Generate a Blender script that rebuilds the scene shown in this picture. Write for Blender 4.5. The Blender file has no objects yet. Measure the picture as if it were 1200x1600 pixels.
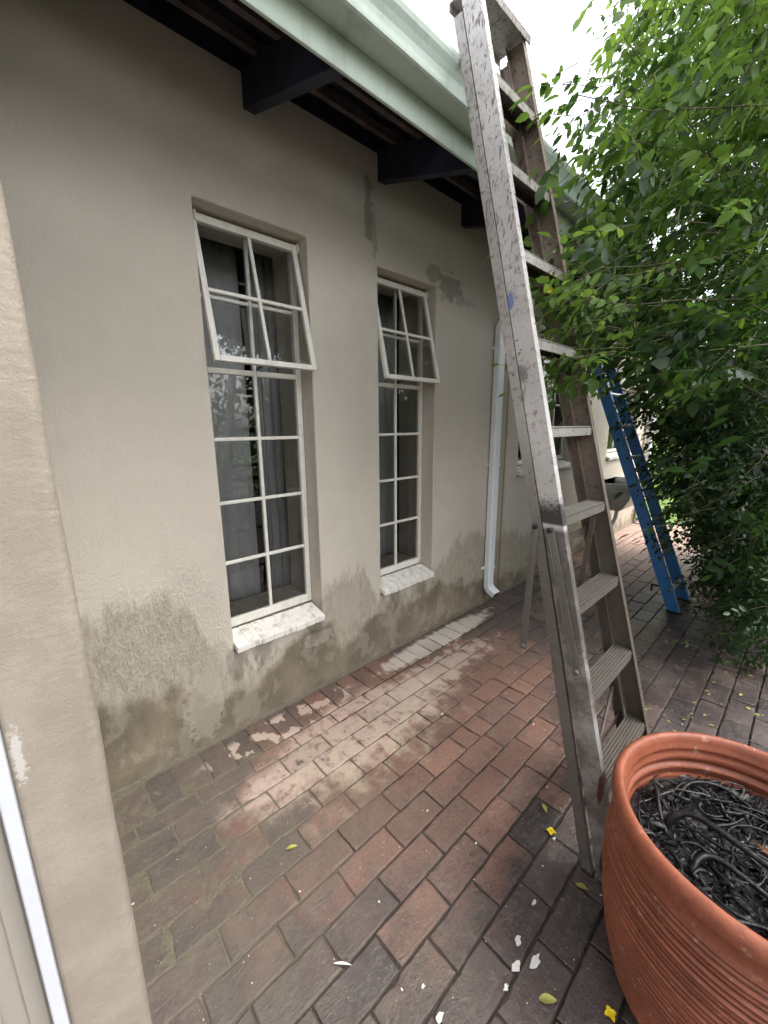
import bpy, bmesh, math, random
import numpy as np
from mathutils import Vector, Matrix, noise as mnoise
R = math.radians
random.seed(7)
rng = np.random.default_rng(11)
sc = bpy.context.scene
col = sc.collection

# ------------------------------------------------------------------ camera
cam = bpy.data.cameras.new('camera')
camo = bpy.data.objects.new('camera', cam); col.objects.link(camo)
CF = Vector((-0.71534079, 0.66677048, -0.20905665)); CR = Vector((0.68301223, 0.73036687, -0.00765075)); CU = CR.cross(CF)
camo.matrix_world = Matrix((( CR.x, CU.x, -CF.x, 1.7468), (CR.y, CU.y, -CF.y, 0.0), (CR.z, CU.z, -CF.z, 1.45885), (0, 0, 0, 1)))
cam.sensor_fit = 'HORIZONTAL'; cam.sensor_width = 36; cam.lens = 628.3756 / 1200 * 36
cam.clip_start = 0.02; cam.clip_end = 500
sc.camera = camo

# ------------------------------------------------------------------ light
w = bpy.data.worlds.new('World'); sc.world = w; w.use_nodes = True
nt = w.node_tree; nt.nodes.clear()
sky = nt.nodes.new('ShaderNodeTexSky'); sky.sky_type = 'NISHITA'; sky.sun_disc = False
sky.sun_elevation = R(62); sky.sun_rotation = R(60); sky.air_density = 1.0; sky.dust_density = 4.0
hs = nt.nodes.new('ShaderNodeHueSaturation'); hs.inputs['Saturation'].default_value = 0.22      # cloud cover greys the sky
bg = nt.nodes.new('ShaderNodeBackground'); bg.inputs[1].default_value = 0.15
wo = nt.nodes.new('ShaderNodeOutputWorld')
nt.links.new(sky.outputs[0], hs.inputs['Color']); nt.links.new(hs.outputs[0], bg.inputs[0]); nt.links.new(bg.outputs[0], wo.inputs[0])
sl = bpy.data.lights.new('sun', 'SUN'); sl.energy = 0.8; sl.angle = R(25); sl.color = (1, .96, .9)
so = bpy.data.objects.new('sun', sl); col.objects.link(so)
sd = Vector((math.sin(R(60)) * math.cos(R(62)), math.cos(R(60)) * math.cos(R(62)), math.sin(R(62))))
so.rotation_euler = sd.to_track_quat('Z', 'Y').to_euler()
sc.view_settings.view_transform = 'Standard'; sc.view_settings.look = 'None'; sc.view_settings.gamma = 1
sc.view_settings.exposure = 2.2
sc.cycles.max_bounces = 8; sc.cycles.transparent_max_bounces = 12
sc.cycles.use_denoising = True

# ------------------------------------------------------------------ node helpers
class NT:
    def __init__(s, name):
        s.m = bpy.data.materials.new(name); s.m.use_nodes = True; s.t = s.m.node_tree
        s.b = s.t.nodes['Principled BSDF']; s.o = s.t.nodes['Material Output']
        s.co = s.t.nodes.new('ShaderNodeTexCoord').outputs['Object']
    def n(s, typ, ins=None, **kw):
        nd = s.t.nodes.new(typ)
        for k, v in kw.items(): setattr(nd, k, v)
        for k, v in (ins or {}).items(): s.set(nd.inputs[k], v)
        return nd
    def set(s, inp, v):
        if isinstance(v, bpy.types.NodeSocket): s.t.links.new(v, inp)
        elif isinstance(v, (tuple, list)) and inp.type == 'RGBA' and len(v) == 3: inp.default_value = (*v, 1)
        else: inp.default_value = v
    def noise(s, scale, detail=4, rough=.55, sc3=None, dist=0, off=None):
        co = s.co
        if sc3 or off:
            co = s.n('ShaderNodeMapping', {'Vector': s.co, 'Scale': sc3 or (1, 1, 1), 'Location': off or (0, 0, 0)}).outputs[0]
        return s.n('ShaderNodeTexNoise', {'Vector': co, 'Scale': scale, 'Detail': detail, 'Roughness': rough, 'Distortion': dist}).outputs['Fac']
    def math(s, op, a, b=0.0, c=0.0):
        nd = s.n('ShaderNodeMath', operation=op); s.set(nd.inputs[0], a); s.set(nd.inputs[1], b); s.set(nd.inputs[2], c)
        return nd.outputs[0]
    def step(s, v, lo, hi):      # smooth 0..1
        nd = s.n('ShaderNodeMapRange', {'Value': v, 'From Min': lo, 'From Max': hi}, interpolation_type='SMOOTHSTEP')
        return nd.outputs[0]
    def mix(s, f, a, b, mode='MIX'):
        nd = s.n('ShaderNodeMix', data_type='RGBA', blend_type=mode)
        s.set(nd.inputs[0], f); s.set(nd.inputs[6], a); s.set(nd.inputs[7], b)
        return nd.outputs[2]
    def xyz(s):
        return s.n('ShaderNodeSeparateXYZ', {'Vector': s.co}).outputs
    def bump(s, h, st=.3, dist=.01, prev=None):
        nd = s.n('ShaderNodeBump', {'Height': h, 'Strength': st, 'Distance': dist})
        if prev is not None: s.set(nd.inputs['Normal'], prev)
        return nd.outputs[0]
    def fin(s, color=None, rough=None, normal=None, metal=None, spec=None):
        for k, v in (('Base Color', color), ('Roughness', rough), ('Normal', normal), ('Metallic', metal), ('Specular IOR Level', spec)):
            if v is not None: s.set(s.b.inputs[k], v)
        return s.m
    def blob(s, c, r, soft=.5, nz=None, amp=.5):      # elliptical patch mask round world point c with radii r
        v = s.n('ShaderNodeVectorMath', {0: s.co, 1: c}, operation='SUBTRACT').outputs[0]
        v = s.n('ShaderNodeVectorMath', {0: v, 1: r}, operation='DIVIDE').outputs[0]
        l = s.n('ShaderNodeVectorMath', {0: v}, operation='LENGTH').outputs['Value']
        if nz is not None: l = s.math('ADD', l, s.math('MULTIPLY', s.math('SUBTRACT', nz, .5), amp * 2))
        return s.step(l, 1 + soft / 2, 1 - soft / 2)

def plain(name, c, rough=.5, metal=0, spec=.5, nscale=30, nvar=.15, bump=0.0, bscale=60):
    s = NT(name); f = s.noise(nscale, 5)
    a = tuple(x * (1 - nvar) for x in c); b = tuple(min(1, x * (1 + nvar)) for x in c)
    colr = s.mix(s.step(f, .3, .7), a, b)
    nm = s.bump(s.noise(bscale, 5), bump, .004) if bump else None
    return s.fin(colr, rough, nm, metal, spec)

M = {}
# ---- plaster of the house wall
def plaster(name, wallstains=True, base=(.555, .503, .432)):
    s = NT(name); X, Y, Z = s.xyz()
    big = s.noise(1.3, 4); med = s.noise(9, 5)
    c = s.mix(s.step(big, .3, .7), tuple(x * .93 for x in base), tuple(x * 1.05 for x in base))
    c = s.mix(s.math('MULTIPLY', s.step(med, .45, .75), .25), c, tuple(x * .82 for x in base))
    spots = s.noise(170, 2, .5)
    c = s.mix(s.math('MULTIPLY', s.step(spots, .74, .78), .5), c, (.12, .10, .08))
    rough_tex = s.noise(95, 5, .6); blot = s.noise(22, 4)
    bh = s.math('ADD', s.math('MULTIPLY', rough_tex, .8), s.math('MULTIPLY', blot, .8))
    bst = .6
    if wallstains:
        def curve(pts, ymax=8.0):
            nd = s.n('ShaderNodeFloatCurve'); cu = nd.mapping.curves[0]
            cu.points[0].location = (0, pts[0][1]); cu.points[1].location = (1, pts[-1][1])
            for y, h in pts[1:-1]: cu.points.new(y / ymax, h)
            nd.mapping.update(); s.set(nd.inputs['Value'], s.math('DIVIDE', Y, ymax)); return nd.outputs[0]
        h1 = curve([(0, .70), (.2, .76), (.35, .77), (.45, .69), (.55, .50), (.63, .34), (.75, .31), (.95, .33), (1.14, .45), (1.23, .60), (1.42, .62), (1.57, .42), (1.8, .38), (2.19, .50), (2.42, .62), (2.67, .64), (2.78, .48), (3.18, .52), (3.53, .45), (5, .5), (8, .5)])
        h2 = curve([(0, .34), (.33, .36), (.46, .34), (.56, .20), (.8, .24), (1.05, .36), (1.2, .34), (1.31, .22), (1.6, .30), (2.2, .30), (3, .18), (8, .2)])
        streak = s.noise(14, 5, .65, (1, 1, .22)); lum = s.noise(5, 4); fine = s.noise(45, 5, .7, (1, 1, .35))
        zz = s.math('ADD', Z, s.math('MULTIPLY', s.math('SUBTRACT', streak, .5), .34))
        zz = s.math('ADD', zz, s.math('MULTIPLY', s.math('SUBTRACT', fine, .5), .14))
        d1 = s.step(s.math('SUBTRACT', zz, h1), .055, -.05)
        z2 = s.math('ADD', Z, s.math('MULTIPLY', s.math('SUBTRACT', lum, .5), .42))
        d2 = s.step(s.math('SUBTRACT', z2, h2), .05, -.05)
        damp = s.mix(s.step(fine, .35, .65), (.23, .195, .14), (.37, .33, .26))
        c = s.mix(s.math('MULTIPLY', d1, .72), c, damp)
        wet = s.mix(s.step(lum, .3, .7), (.11, .088, .058), (.215, .175, .122))
        c = s.mix(s.math('MULTIPLY', d2, .85), c, wet)
        c = s.mix(s.math('MULTIPLY', s.math('MULTIPLY', d1, s.step(s.noise(8, 5, .6, (1, 1, .7), off=(0, 3, 1)), .50, .60)), .32), c, (.42, .38, .31))
        pn = s.noise(24, 4)
        for ctr, r in (((0, .50, .20), (.1, .085, .15)), ((0, 1.33, .43), (.1, .10, .13)), ((0, .58, .42), (.1, .06, .07)), ((0, 1.12, .31), (.1, .10, .04)), ((0, .36, .54), (.1, .10, .035))):
            c = s.mix(s.math('MULTIPLY', s.blob(ctr, r, .3, pn, .9), .6), c, (.40, .365, .30))
        for yy, zz_ in ((.80, .37), (1.10, .38), (1.72, .37), (1.98, .38), (.665, .36)):
            c = s.mix(s.math('MULTIPLY', s.blob((0, yy, zz_), (.1, .05, .085), .9, fine, 1.2), .5), c, (.10, .08, .055))
        # weather marks high up: old patches of filler and soot-like runs
        p1 = s.noise(16, 5, .6)
        for ctr, r, cc, k in (((0, 1.535, 2.53), (.1, .028, .16), (.20, .19, .155), .7), ((0, 1.575, 2.46), (.1, .02, .12), (.23, .21, .17), .5),
                           ((0, 2.06, 2.36), (.1, .07, .05), (.22, .205, .165), .6), ((0, 2.22, 2.32), (.1, .12, .085), (.24, .225, .18), .75),
                           ((0, 2.36, 2.26), (.1, .12, .02), (.25, .24, .19), .4)):
            c = s.mix(s.math('MULTIPLY', s.blob(ctr, r, .55, p1, 1.5), k), c, cc)
        c = s.mix(s.math('MULTIPLY', s.blob((0, 2.22, 2.385), (.1, .10, .012), .4, p1, 1.0), .6), c, (.62, .60, .52))
        # run of dirt beside the downpipe and orange-toned streaks on the far wall
        c = s.mix(s.math('MULTIPLY', s.blob((0, 2.93, 1.2), (.1, .085, 1.7), .6, streak, .5), .5), c, (.30, .24, .155))
        c = s.mix(s.math('MULTIPLY', s.step(Y, 4.2, 4.7), s.math('MULTIPLY', s.step(streak, .42, .7), .45)), c, (.50, .40, .27))
        spall = s.blob((0, .40, .62), (.1, .28, .24), .7, lum, .8)
        spn = s.step(s.noise(95, 5, .6, (1, 1, .5)), .42, .58)
        bh = s.math('ADD', bh, s.math('MULTIPLY', s.math('MULTIPLY', spall, spn), .6))
        bh = s.math('ADD', bh, s.math('MULTIPLY', d1, -.3))
        c = s.mix(s.math('MULTIPLY', s.math('MULTIPLY', spall, spn), .25), c, (.52, .48, .40))
        seam = s.math('MULTIPLY', s.step(s.math('ABSOLUTE', s.math('SUBTRACT', Y, 2.985)), .012, .004), 1.0)
        c = s.mix(s.math('MULTIPLY', seam, .75), c, (.11, .09, .06))
        bh = s.math('ADD', bh, s.math('MULTIPLY', seam, -3))
    trow = s.noise(30, 3, .5, (1, 1, .12))
    bh = s.math('ADD', bh, s.math('MULTIPLY', trow, .35))
    return s.fin(c, .78, s.bump(bh, bst, .006), spec=.35)
M['plaster'] = plaster('wall_plaster')
M['plaster_near'] = plaster('near_plaster', False, (.50, .43, .36))
def jamb():
    s = NT('jamb_plaster'); n = s.noise(55, 6, .65); b = s.noise(9, 4)
    c = s.mix(s.step(b, .3, .7), (.31, .265, .217), (.37, .32, .265))
    c = s.mix(s.math('MULTIPLY', s.blob((.85, -.064, .885), (.1, .008, .055), .5, s.noise(110, 5), 1.5), .6), c, (.66, .64, .60))
    diag = s.noise(36, 4, .6, (1, 1.8, .7)); gr = s.noise(220, 5, .7)
    h = s.math('ADD', s.math('MULTIPLY', n, .8), s.math('ADD', s.math('MULTIPLY', diag, .6), s.math('MULTIPLY', gr, .5)))
    return s.fin(c, .8, s.bump(h, .5, .004), spec=.3)
M['jamb'] = jamb()
def painted(name, c, dirt=(.25, .22, .17), k=.35, rough=.4, sc_=18):
    s = NT(name); n = s.noise(sc_, 6, .65); f = s.noise(140, 3)
    cc = s.mix(s.math('MULTIPLY', s.step(n, .5, .78), k), c, dirt)
    cc = s.mix(s.math('MULTIPLY', s.step(f, .66, .72), k), cc, dirt)
    cc = s.mix(s.math('MULTIPLY', s.step(s.noise(22, 5, .6, (1, 1, .12)), .52, .7), k * .6), cc, dirt)
    return s.fin(cc, rough, s.bump(f, .2, .002))
M['frame'] = painted('cream_window_paint', (.76, .735, .67), (.33, .27, .18), .35, .35)
M['sill'] = painted('white_sill_paint', (.78, .75, .70), (.27, .22, .16), .75, .5, 26)
M['white_pipe'] = painted('white_enamel_downpipe', (.80, .82, .86), (.5, .48, .42), .18, .25)
M['white_frame'] = painted('white_door_frame', (.62, .64, .70), (.5, .48, .42), .15, .3)
M['door'] = painted('cream_door', (.36, .325, .28), (.25, .22, .18), .3, .45, 5)
M['gutter'] = painted('pale_green_gutter', (.53, .62, .55), (.22, .25, .22), .4, .38, 7)
M['fascia'] = painted('pale_green_fascia', (.54, .63, .54), (.22, .25, .2), .35, .45, 7)
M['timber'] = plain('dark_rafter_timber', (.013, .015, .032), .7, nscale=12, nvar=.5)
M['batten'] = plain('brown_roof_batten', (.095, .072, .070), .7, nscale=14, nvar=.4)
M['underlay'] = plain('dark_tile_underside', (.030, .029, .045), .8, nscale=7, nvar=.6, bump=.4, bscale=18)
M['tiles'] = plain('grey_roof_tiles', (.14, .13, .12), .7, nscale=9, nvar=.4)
M['room'] = plain('dim_room_wall', (.16, .15, .14), .9)
M['reveal_in'] = plain('inner_reveal_paint', (.42, .37, .31), .7)
def curtain():
    s = NT('grey_curtain'); n = s.noise(300, 2, .5, (1, 1, .2))
    return s.fin(s.mix(n, (.33, .33, .335), (.46, .46, .465)), .9, s.bump(n, .15, .001), spec=.1)
M['curtain'] = curtain()
def glass():
    m = bpy.data.materials.new('window_glass'); m.use_nodes = True; t = m.node_tree; t.nodes.clear()
    o = t.nodes.new('ShaderNodeOutputMaterial'); mx = t.nodes.new('ShaderNodeMixShader'); tr = t.nodes.new('ShaderNodeBsdfTransparent')
    g = t.nodes.new('ShaderNodeBsdfGlossy'); fr = t.nodes.new('ShaderNodeFresnel'); tc = t.nodes.new('ShaderNodeTexCoord')
    n = t.nodes.new('ShaderNodeTexNoise'); n.inputs['Scale'].default_value = 3; b = t.nodes.new('ShaderNodeBump'); b.inputs['Strength'].default_value = .06; b.inputs['Distance'].default_value = .01
    t.links.new(tc.outputs['Object'], n.inputs['Vector']); t.links.new(n.outputs['Fac'], b.inputs['Height']); t.links.new(b.outputs[0], g.inputs['Normal'])
    fr.inputs['IOR'].default_value = 1.75; g.inputs['Roughness'].default_value = .015; tr.inputs[0].default_value = (.95, .96, .95, 1)
    g.inputs[0].default_value = (.95, .97, .95, 1)
    t.links.new(fr.outputs[0], mx.inputs[0]); t.links.new(tr.outputs[0], mx.inputs[1]); t.links.new(g.outputs[0], mx.inputs[2]); t.links.new(mx.outputs[0], o.inputs[0])
    return m
M['glass'] = glass()
# ---- brick pavers: each brick carries its own random tone in the colour attribute 'tone'
def pavers():
    s = NT('clay_pavers'); X, Y, Z = s.xyz()
    at = s.n('ShaderNodeVertexColor', layer_name='tone').outputs['Color']
    tn = s.n('ShaderNodeSeparateColor', {'Color': at}).outputs
    a, b, cch = tn[0], tn[1], tn[2]
    # one brick is redder, another greyer
    red = s.mix(a, (.170, .094, .070), (.27, .142, .10)); dark = s.mix(b, (.060, .047, .048), (.135, .096, .082))
    n1 = s.noise(2.2, 4); n2 = s.noise(11, 6, .65); n3 = s.noise(85, 6, .75); n4 = s.noise(26, 6, .7); dia = s.noise(30, 5, .7, (1, .35, 1), 1.5)
    redzone = s.blob((.62, 1.22, 0), (.52, 1.20, 1), 1.1, n1, .6)
    k = s.math('ADD', s.math('MULTIPLY', redzone, .95), s.math('MULTIPLY', s.math('SUBTRACT', cch, .5), s.math('ADD', .35, s.math('MULTIPLY', redzone, .5))))
    k = s.math('ADD', k, .04)
    k = s.math('SUBTRACT', k, s.math('MULTIPLY', s.blob((.50, -.05, 0), (.62, .66, 1), .8, n1, .5), .6))
    k = s.math('SUBTRACT', k, s.math('MULTIPLY', s.step(X, 1.05, 1.5), .22))
    k = s.math('ADD', k, s.math('MULTIPLY', s.math('SUBTRACT', n2, .5), .9))
    farz = s.step(Y, 3.4, 5.2)
    k = s.math('MAXIMUM', k, s.math('MULTIPLY', farz, .95))
    c = s.mix(s.step(k, .05, .85), dark, red)
    c = s.mix(s.math('MULTIPLY', farz, .5), c, (.50, .35, .28))  # open light past the shrub, painted as paler pink pavers
    c = s.mix(s.math('MULTIPLY', s.step(n3, .48, .64), .42), c, (.05, .038, .035))
    c = s.mix(s.math('MULTIPLY', s.step(n4, .52, .66), .38), c, (.24, .19, .165))
    c = s.mix(s.math('MULTIPLY', s.step(s.noise(19, 5, .7, off=(5, 2, 0)), .54, .68), .5), c, (.055, .042, .045))
    c = s.mix(s.math('MULTIPLY', s.step(dia, .45, .7), .28), c, (.20, .155, .125))
    # cement-grey smears over the bricks nearest the pillar
    smz = s.blob((.60, .22, 0), (.72, .75, 1), .7, n1, .7)
    smn = s.step(s.noise(7, 6, .7, (1.6, .7, 1), 1.2), .32, .56)
    c = s.mix(s.math('MULTIPLY', s.math('MULTIPLY', smz, smn), .62), c, s.mix(n2, (.075, .062, .050), (.19, .16, .12)))
    # pale lime bloom, and whitewash by the downpipe
    bl = s.blob((.40, 1.10, 0), (.20, .56, 1), .55, s.noise(6, 5), .8)
    bln = s.step(s.noise(22, 6, .7), .30, .52)
    c = s.mix(s.math('MULTIPLY', s.math('MULTIPLY', bl, bln), .75), c, (.58, .44, .37))
    bl3 = s.blob((.52, 1.12, 0), (.17, .50, 1), .8, s.noise(9, 6), 1.3)
    c = s.mix(s.math('MULTIPLY', s.math('MULTIPLY', bl3, s.step(n2, .4, .62)), .6), c, (.50, .43, .31))
    bl2 = s.blob((.13, 2.05, 0), (.085, .56, 1), .35, s.noise(16, 5), .6)
    c = s.mix(s.math('MULTIPLY', bl2, .8), c, (.66, .60, .52))
    bl4 = s.blob((.36, 1.75, 0), (.10, .45, 1), .6, s.noise(14, 6), 1.8)
    c = s.mix(s.math('MULTIPLY', bl4, .6), c, (.56, .46, .38))
    c = s.mix(s.math('MULTIPLY', s.step(s.noise(240, 2, .5), .74, .76), .8), c, (.62, .58, .52))
    sp_ = s.math('MULTIPLY', s.blob((.13, .85, 0), (.09, .42, 1), .4, n1, .3), s.step(s.noise(13, 4, .5, off=(1, 0, 0)), .53, .57))
    c = s.mix(s.math('MULTIPLY', sp_, .8), c, (.56, .44, .37))
    side = s.step(Z, -.0015, -.006)
    c = s.mix(s.math('MULTIPLY', side, s.math('SUBTRACT', .75, s.math('MULTIPLY', smz, .5))), c, (.035, .028, .022))
    # wetness right of the middle; its darkening also paints shade under the shrub
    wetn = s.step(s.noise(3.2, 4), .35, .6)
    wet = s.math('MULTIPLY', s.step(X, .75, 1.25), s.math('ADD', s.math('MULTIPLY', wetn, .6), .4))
    soak_shade = s.math('MULTIPLY', wet, s.step(Y, 4.6, 2.6))
    c = s.mix(s.math('MULTIPLY', soak_shade, s.math('ADD', .5, s.math('MULTIPLY', s.step(Y, 1.6, 2.4), .45))), c, s.mix(1.0, c, (.42, .40, .43), 'MULTIPLY'))
    rough = s.math('SUBTRACT', .60, s.math('MULTIPLY', wet, .44))
    rough = s.math('ADD', rough, s.math('MULTIPLY', s.math('SUBTRACT', n3, .5), .35))
    h = s.math('ADD', s.math('MULTIPLY', n3, .7), s.math('ADD', s.math('MULTIPLY', dia, .7), n2))
    return s.fin(c, rough, s.bump(h, .75, .007), spec=.55)
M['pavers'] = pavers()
def bedding():
    s = NT('joint_dirt'); X, Y, Z = s.xyz()
    n = s.noise(40, 5, .6)
    c = s.mix(n, (.025, .02, .015), (.06, .05, .035))
    sm = s.blob((.42, .55, 0), (.48, .75, 1), .6, s.noise(3, 4), .5)
    c = s.mix(sm, c, (.17, .145, .11))
    return s.fin(c, .85, s.bump(n, .5, .005))
M['bed'] = bedding()
def soilm(name, a, b, rough=.7, sc_=25):
    s = NT(name); n = s.noise(sc_, 6, .7)
    return s.fin(s.mix(n, a, b), rough, s.bump(s.noise(sc_ * 3, 5), .8, .01))
def slurry():
    s = NT('joint_slurry'); n = s.noise(30, 6, .7); z = s.blob((.42, .25, 0), (.55, .75, 1), .7, s.noise(3, 4), .5)
    c = s.mix(z, s.mix(n, (.018, .014, .011), (.05, .04, .03)), s.mix(n, (.075, .064, .046), (.21, .18, .125)))
    return s.fin(c, .75, s.bump(s.noise(90, 5), .8, .008))
M['slurry'] = slurry()
M['fillet'] = soilm('dirty_mortar', (.09, .075, .055), (.20, .17, .125), .85, 30)
M['earth'] = soilm('garden_earth', (.03, .022, .015), (.07, .05, .03))
M['potsoil'] = soilm('black_compost', (.006, .005, .005), (.022, .019, .017), .45, 40)
M['lawn'] = soilm('lawn_ground', (.09, .16, .035), (.16, .22, .06), .9, 9)
M['root'] = plain('black_wet_roots', (.009, .009, .010), .42, spec=.28, nscale=60, nvar=.7, bump=.5, bscale=90)
M['root2'] = plain('grey_dead_roots', (.05, .046, .042), .5, nscale=60, nvar=.6, bump=.4)
def terracotta():
    s = NT('terracotta'); n = s.noise(7, 5, .6); f = s.noise(50, 5, .65); X, Y, Z = s.xyz()
    c = s.mix(s.step(n, .3, .7), (.205, .056, .026), (.315, .094, .048))
    c = s.mix(s.math('MULTIPLY', s.step(f, .5, .66), .55), c, (.15, .045, .028))
    c = s.mix(s.math('MULTIPLY', s.step(s.noise(34, 6, .7), .60, .68), .45), c, (.50, .36, .28))
    c = s.mix(s.math('MULTIPLY', s.step(s.noise(9, 5, .6, (1, 1, .3)), .55, .75), .3), c, (.14, .05, .035))
    gv = s.n('ShaderNodeMath', operation='SINE'); s.set(gv.inputs[0], s.math('MULTIPLY', Z, math.tau / .0138))
    gm = s.math('MULTIPLY', s.step(gv.outputs[0], .1, -.7), s.step(Z, .466, .455))
    c = s.mix(s.math('MULTIPLY', gm, .62), c, (.085, .026, .018))
    c = s.mix(s.math('MULTIPLY', s.math('MULTIPLY', s.step(s.noise(14, 5, .6, off=(4, 0, 0)), .56, .72), s.step(Z, .3, .05)), .5), c, (.20, .16, .12))
    return s.fin(c, s.math('ADD', .38, s.math('MULTIPLY', f, .3)), s.bump(f, .25, .003))
M['pot'] = terracotta()
# ---- ladders
def alu(name, a, b, dirt, dk, spl=(.6, .57, .53), metal=.25, rough=.5, diag=0.0, band=None):
    s = NT(name); X, Y, Z = s.xyz()
    n = s.noise(5, 5, .6); f = s.noise(42, 6, .7); g = s.noise(120, 3, .5)
    c = s.mix(s.step(n, .3, .7), a, b)
    c = s.mix(s.math('MULTIPLY', s.step(f, .52, .66), dk), c, dirt)
    c = s.mix(s.math('MULTIPLY', s.step(g, .67, .70), .6), c, spl)
    c = s.mix(s.math('MULTIPLY', s.step(s.noise(60, 3, .5, off=(3, 1, 2)), .69, .71), .85), c, (.04, .03, .03))
    h = f
    if diag:
        mp = s.n('ShaderNodeMapping', {'Vector': s.co, 'Rotation': (0, R(-42), 0), 'Scale': (1, 1, .22)}).outputs[0]
        dn = s.n('ShaderNodeTexNoise', {'Vector': mp, 'Scale': 120, 'Detail': 4, 'Roughness': .6, 'Distortion': 1.0}).outputs['Fac']
        up = s.step(Z, 1.5, 2.3)
        c = s.mix(s.math('MULTIPLY', s.math('MULTIPLY', s.step(dn, .56, .62), up), .9), c, (.15, .12, .11))
        h = s.math('ADD', s.math('MULTIPLY', s.math('MULTIPLY', dn, up), 1.5), f)
    if band:
        bd = s.math('MULTIPLY', s.step(Z, band[0], band[0] + .01), s.step(s.math('ADD', Z, s.math('MULTIPLY', s.math('SUBTRACT', f, .5), .16)), band[1] + .05, band[1]))
        c = s.mix(s.math('MULTIPLY', bd, .93), c, (.018, .016, .018))
        low = s.step(Z, band[0], band[0] - .02)
        c = s.mix(s.math('MULTIPLY', low, s.math('ADD', .5, s.math('MULTIPLY', s.step(s.noise(9, 5, .65), .35, .6), .4))), c, (.085, .072, .058))  # below the band: dirt and shade painted together
        for ctr, r in (((1.435, 1.21, .335), (.009, .1, .055)), ((1.468, 1.21, .09), (.008, .1, .05))):
            c = s.mix(s.math('MULTIPLY', s.blob(ctr, r, .3, f, .6), .9), c, (.075, .012, .010))
        c = s.mix(s.math('MULTIPLY', s.blob((1.05, 1.27, 1.62), (.02, .1, .03), .5, f, 1.6), .6), c, (.03, .03, .03))
        c = s.mix(s.math('MULTIPLY', s.blob((.985, 1.29, 1.86), (.012, .1, .03), .4, f, 1.8), .7), c, (.04, .12, .45))
    if not band:
        grime_shade = s.math('MULTIPLY', s.step(s.math('ADD', Z, s.math('MULTIPLY', s.math('SUBTRACT', f, .5), .5)), 1.55, .95), .82)  # lower parts darkened for dirt, with shade painted in
        c = s.mix(grime_shade, c, (.085, .07, .055))
    return s.fin(c, rough, s.bump(h, .35, .003), metal)
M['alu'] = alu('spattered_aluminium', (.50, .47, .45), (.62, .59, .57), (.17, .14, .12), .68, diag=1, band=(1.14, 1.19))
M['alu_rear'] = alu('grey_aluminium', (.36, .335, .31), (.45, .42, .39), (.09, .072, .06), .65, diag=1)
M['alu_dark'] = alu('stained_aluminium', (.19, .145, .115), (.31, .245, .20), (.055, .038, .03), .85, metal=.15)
def treadm():
    s = NT('ribbed_tread'); f = s.noise(38, 6, .7)
    c = s.mix(s.step(f, .35, .7), (.115, .10, .085), (.05, .042, .035))  # dirt plus painted shade, so grooves and underside read dark
    return s.fin(c, .45, s.bump(f, .3, .003), .3)
M['tread'] = treadm()
M['blue'] = painted('blue_ladder_paint', (.035, .20, .54), (.03, .07, .17), .6, .4, 10)
M['rung'] = plain('bare_aluminium_rung', (.55, .55, .53), .35, .5, nvar=.2)
M['black'] = plain('black_rubber', (.015, .015, .015), .6)
M['steel'] = plain('dull_steel_trough', (.42, .43, .44), .4, .4, nscale=5, nvar=.25)
M['flower'] = plain('yellow_petal', (.80, .60, .01), .6)
M['chip'] = plain('white_paint_flake', (.66, .64, .60), .6)
M['deadleaf'] = plain('fallen_leaf', (.34, .32, .08), .5, nvar=.3)
M['lightleaf'] = plain('orange_dry_leaf', (.45, .16, .05), .5, nvar=.3)
def leafm(name, c1, c2, c3, trans=.3, rough=.32):
    m = bpy.data.materials.new(name); m.use_nodes = True; t = m.node_tree; b = t.nodes['Principled BSDF']; o = t.nodes['Material Output']
    vc = t.nodes.new('ShaderNodeVertexColor'); vc.layer_name = 'tone'; sp = t.nodes.new('ShaderNodeSeparateColor'); t.links.new(vc.outputs[0], sp.inputs[0])
    cr = t.nodes.new('ShaderNodeValToRGB'); e = cr.color_ramp.elements; e[0].color = (*c1, 1); e[1].color = (*c3, 1); e[1].position = 1
    x = e.new(.62); x.color = (*c2, 1); t.links.new(sp.outputs[0], cr.inputs[0]); t.links.new(cr.outputs[0], b.inputs['Base Color'])
    b.inputs['Roughness'].default_value = rough
    tl = t.nodes.new('ShaderNodeBsdfTranslucent'); hs = t.nodes.new('ShaderNodeHueSaturation'); hs.inputs['Value'].default_value = 1.7; hs.inputs['Hue'].default_value = .485
    t.links.new(cr.outputs[0], hs.inputs['Color']); t.links.new(hs.outputs[0], tl.inputs[0])
    mx = t.nodes.new('ShaderNodeMixShader'); mx.inputs[0].default_value = trans
    t.links.new(b.outputs[0], mx.inputs[1]); t.links.new(tl.outputs[0], mx.inputs[2]); t.links.new(mx.outputs[0], o.inputs[0])
    return m
M['leaf'] = leafm('shrub_leaf', (.012, .034, .010), (.038, .095, .014), (.145, .265, .035), .45, .42)
M['leaf_far'] = leafm('far_leaf', (.06, .12, .02), (.12, .22, .03), (.22, .32, .05), .35)
M['twig'] = plain('olive_twig', (.10, .09, .04), .7, nvar=.4)
M['bark'] = plain('brown_bark', (.07, .05, .035), .85, nvar=.4, bump=.5)

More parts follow.
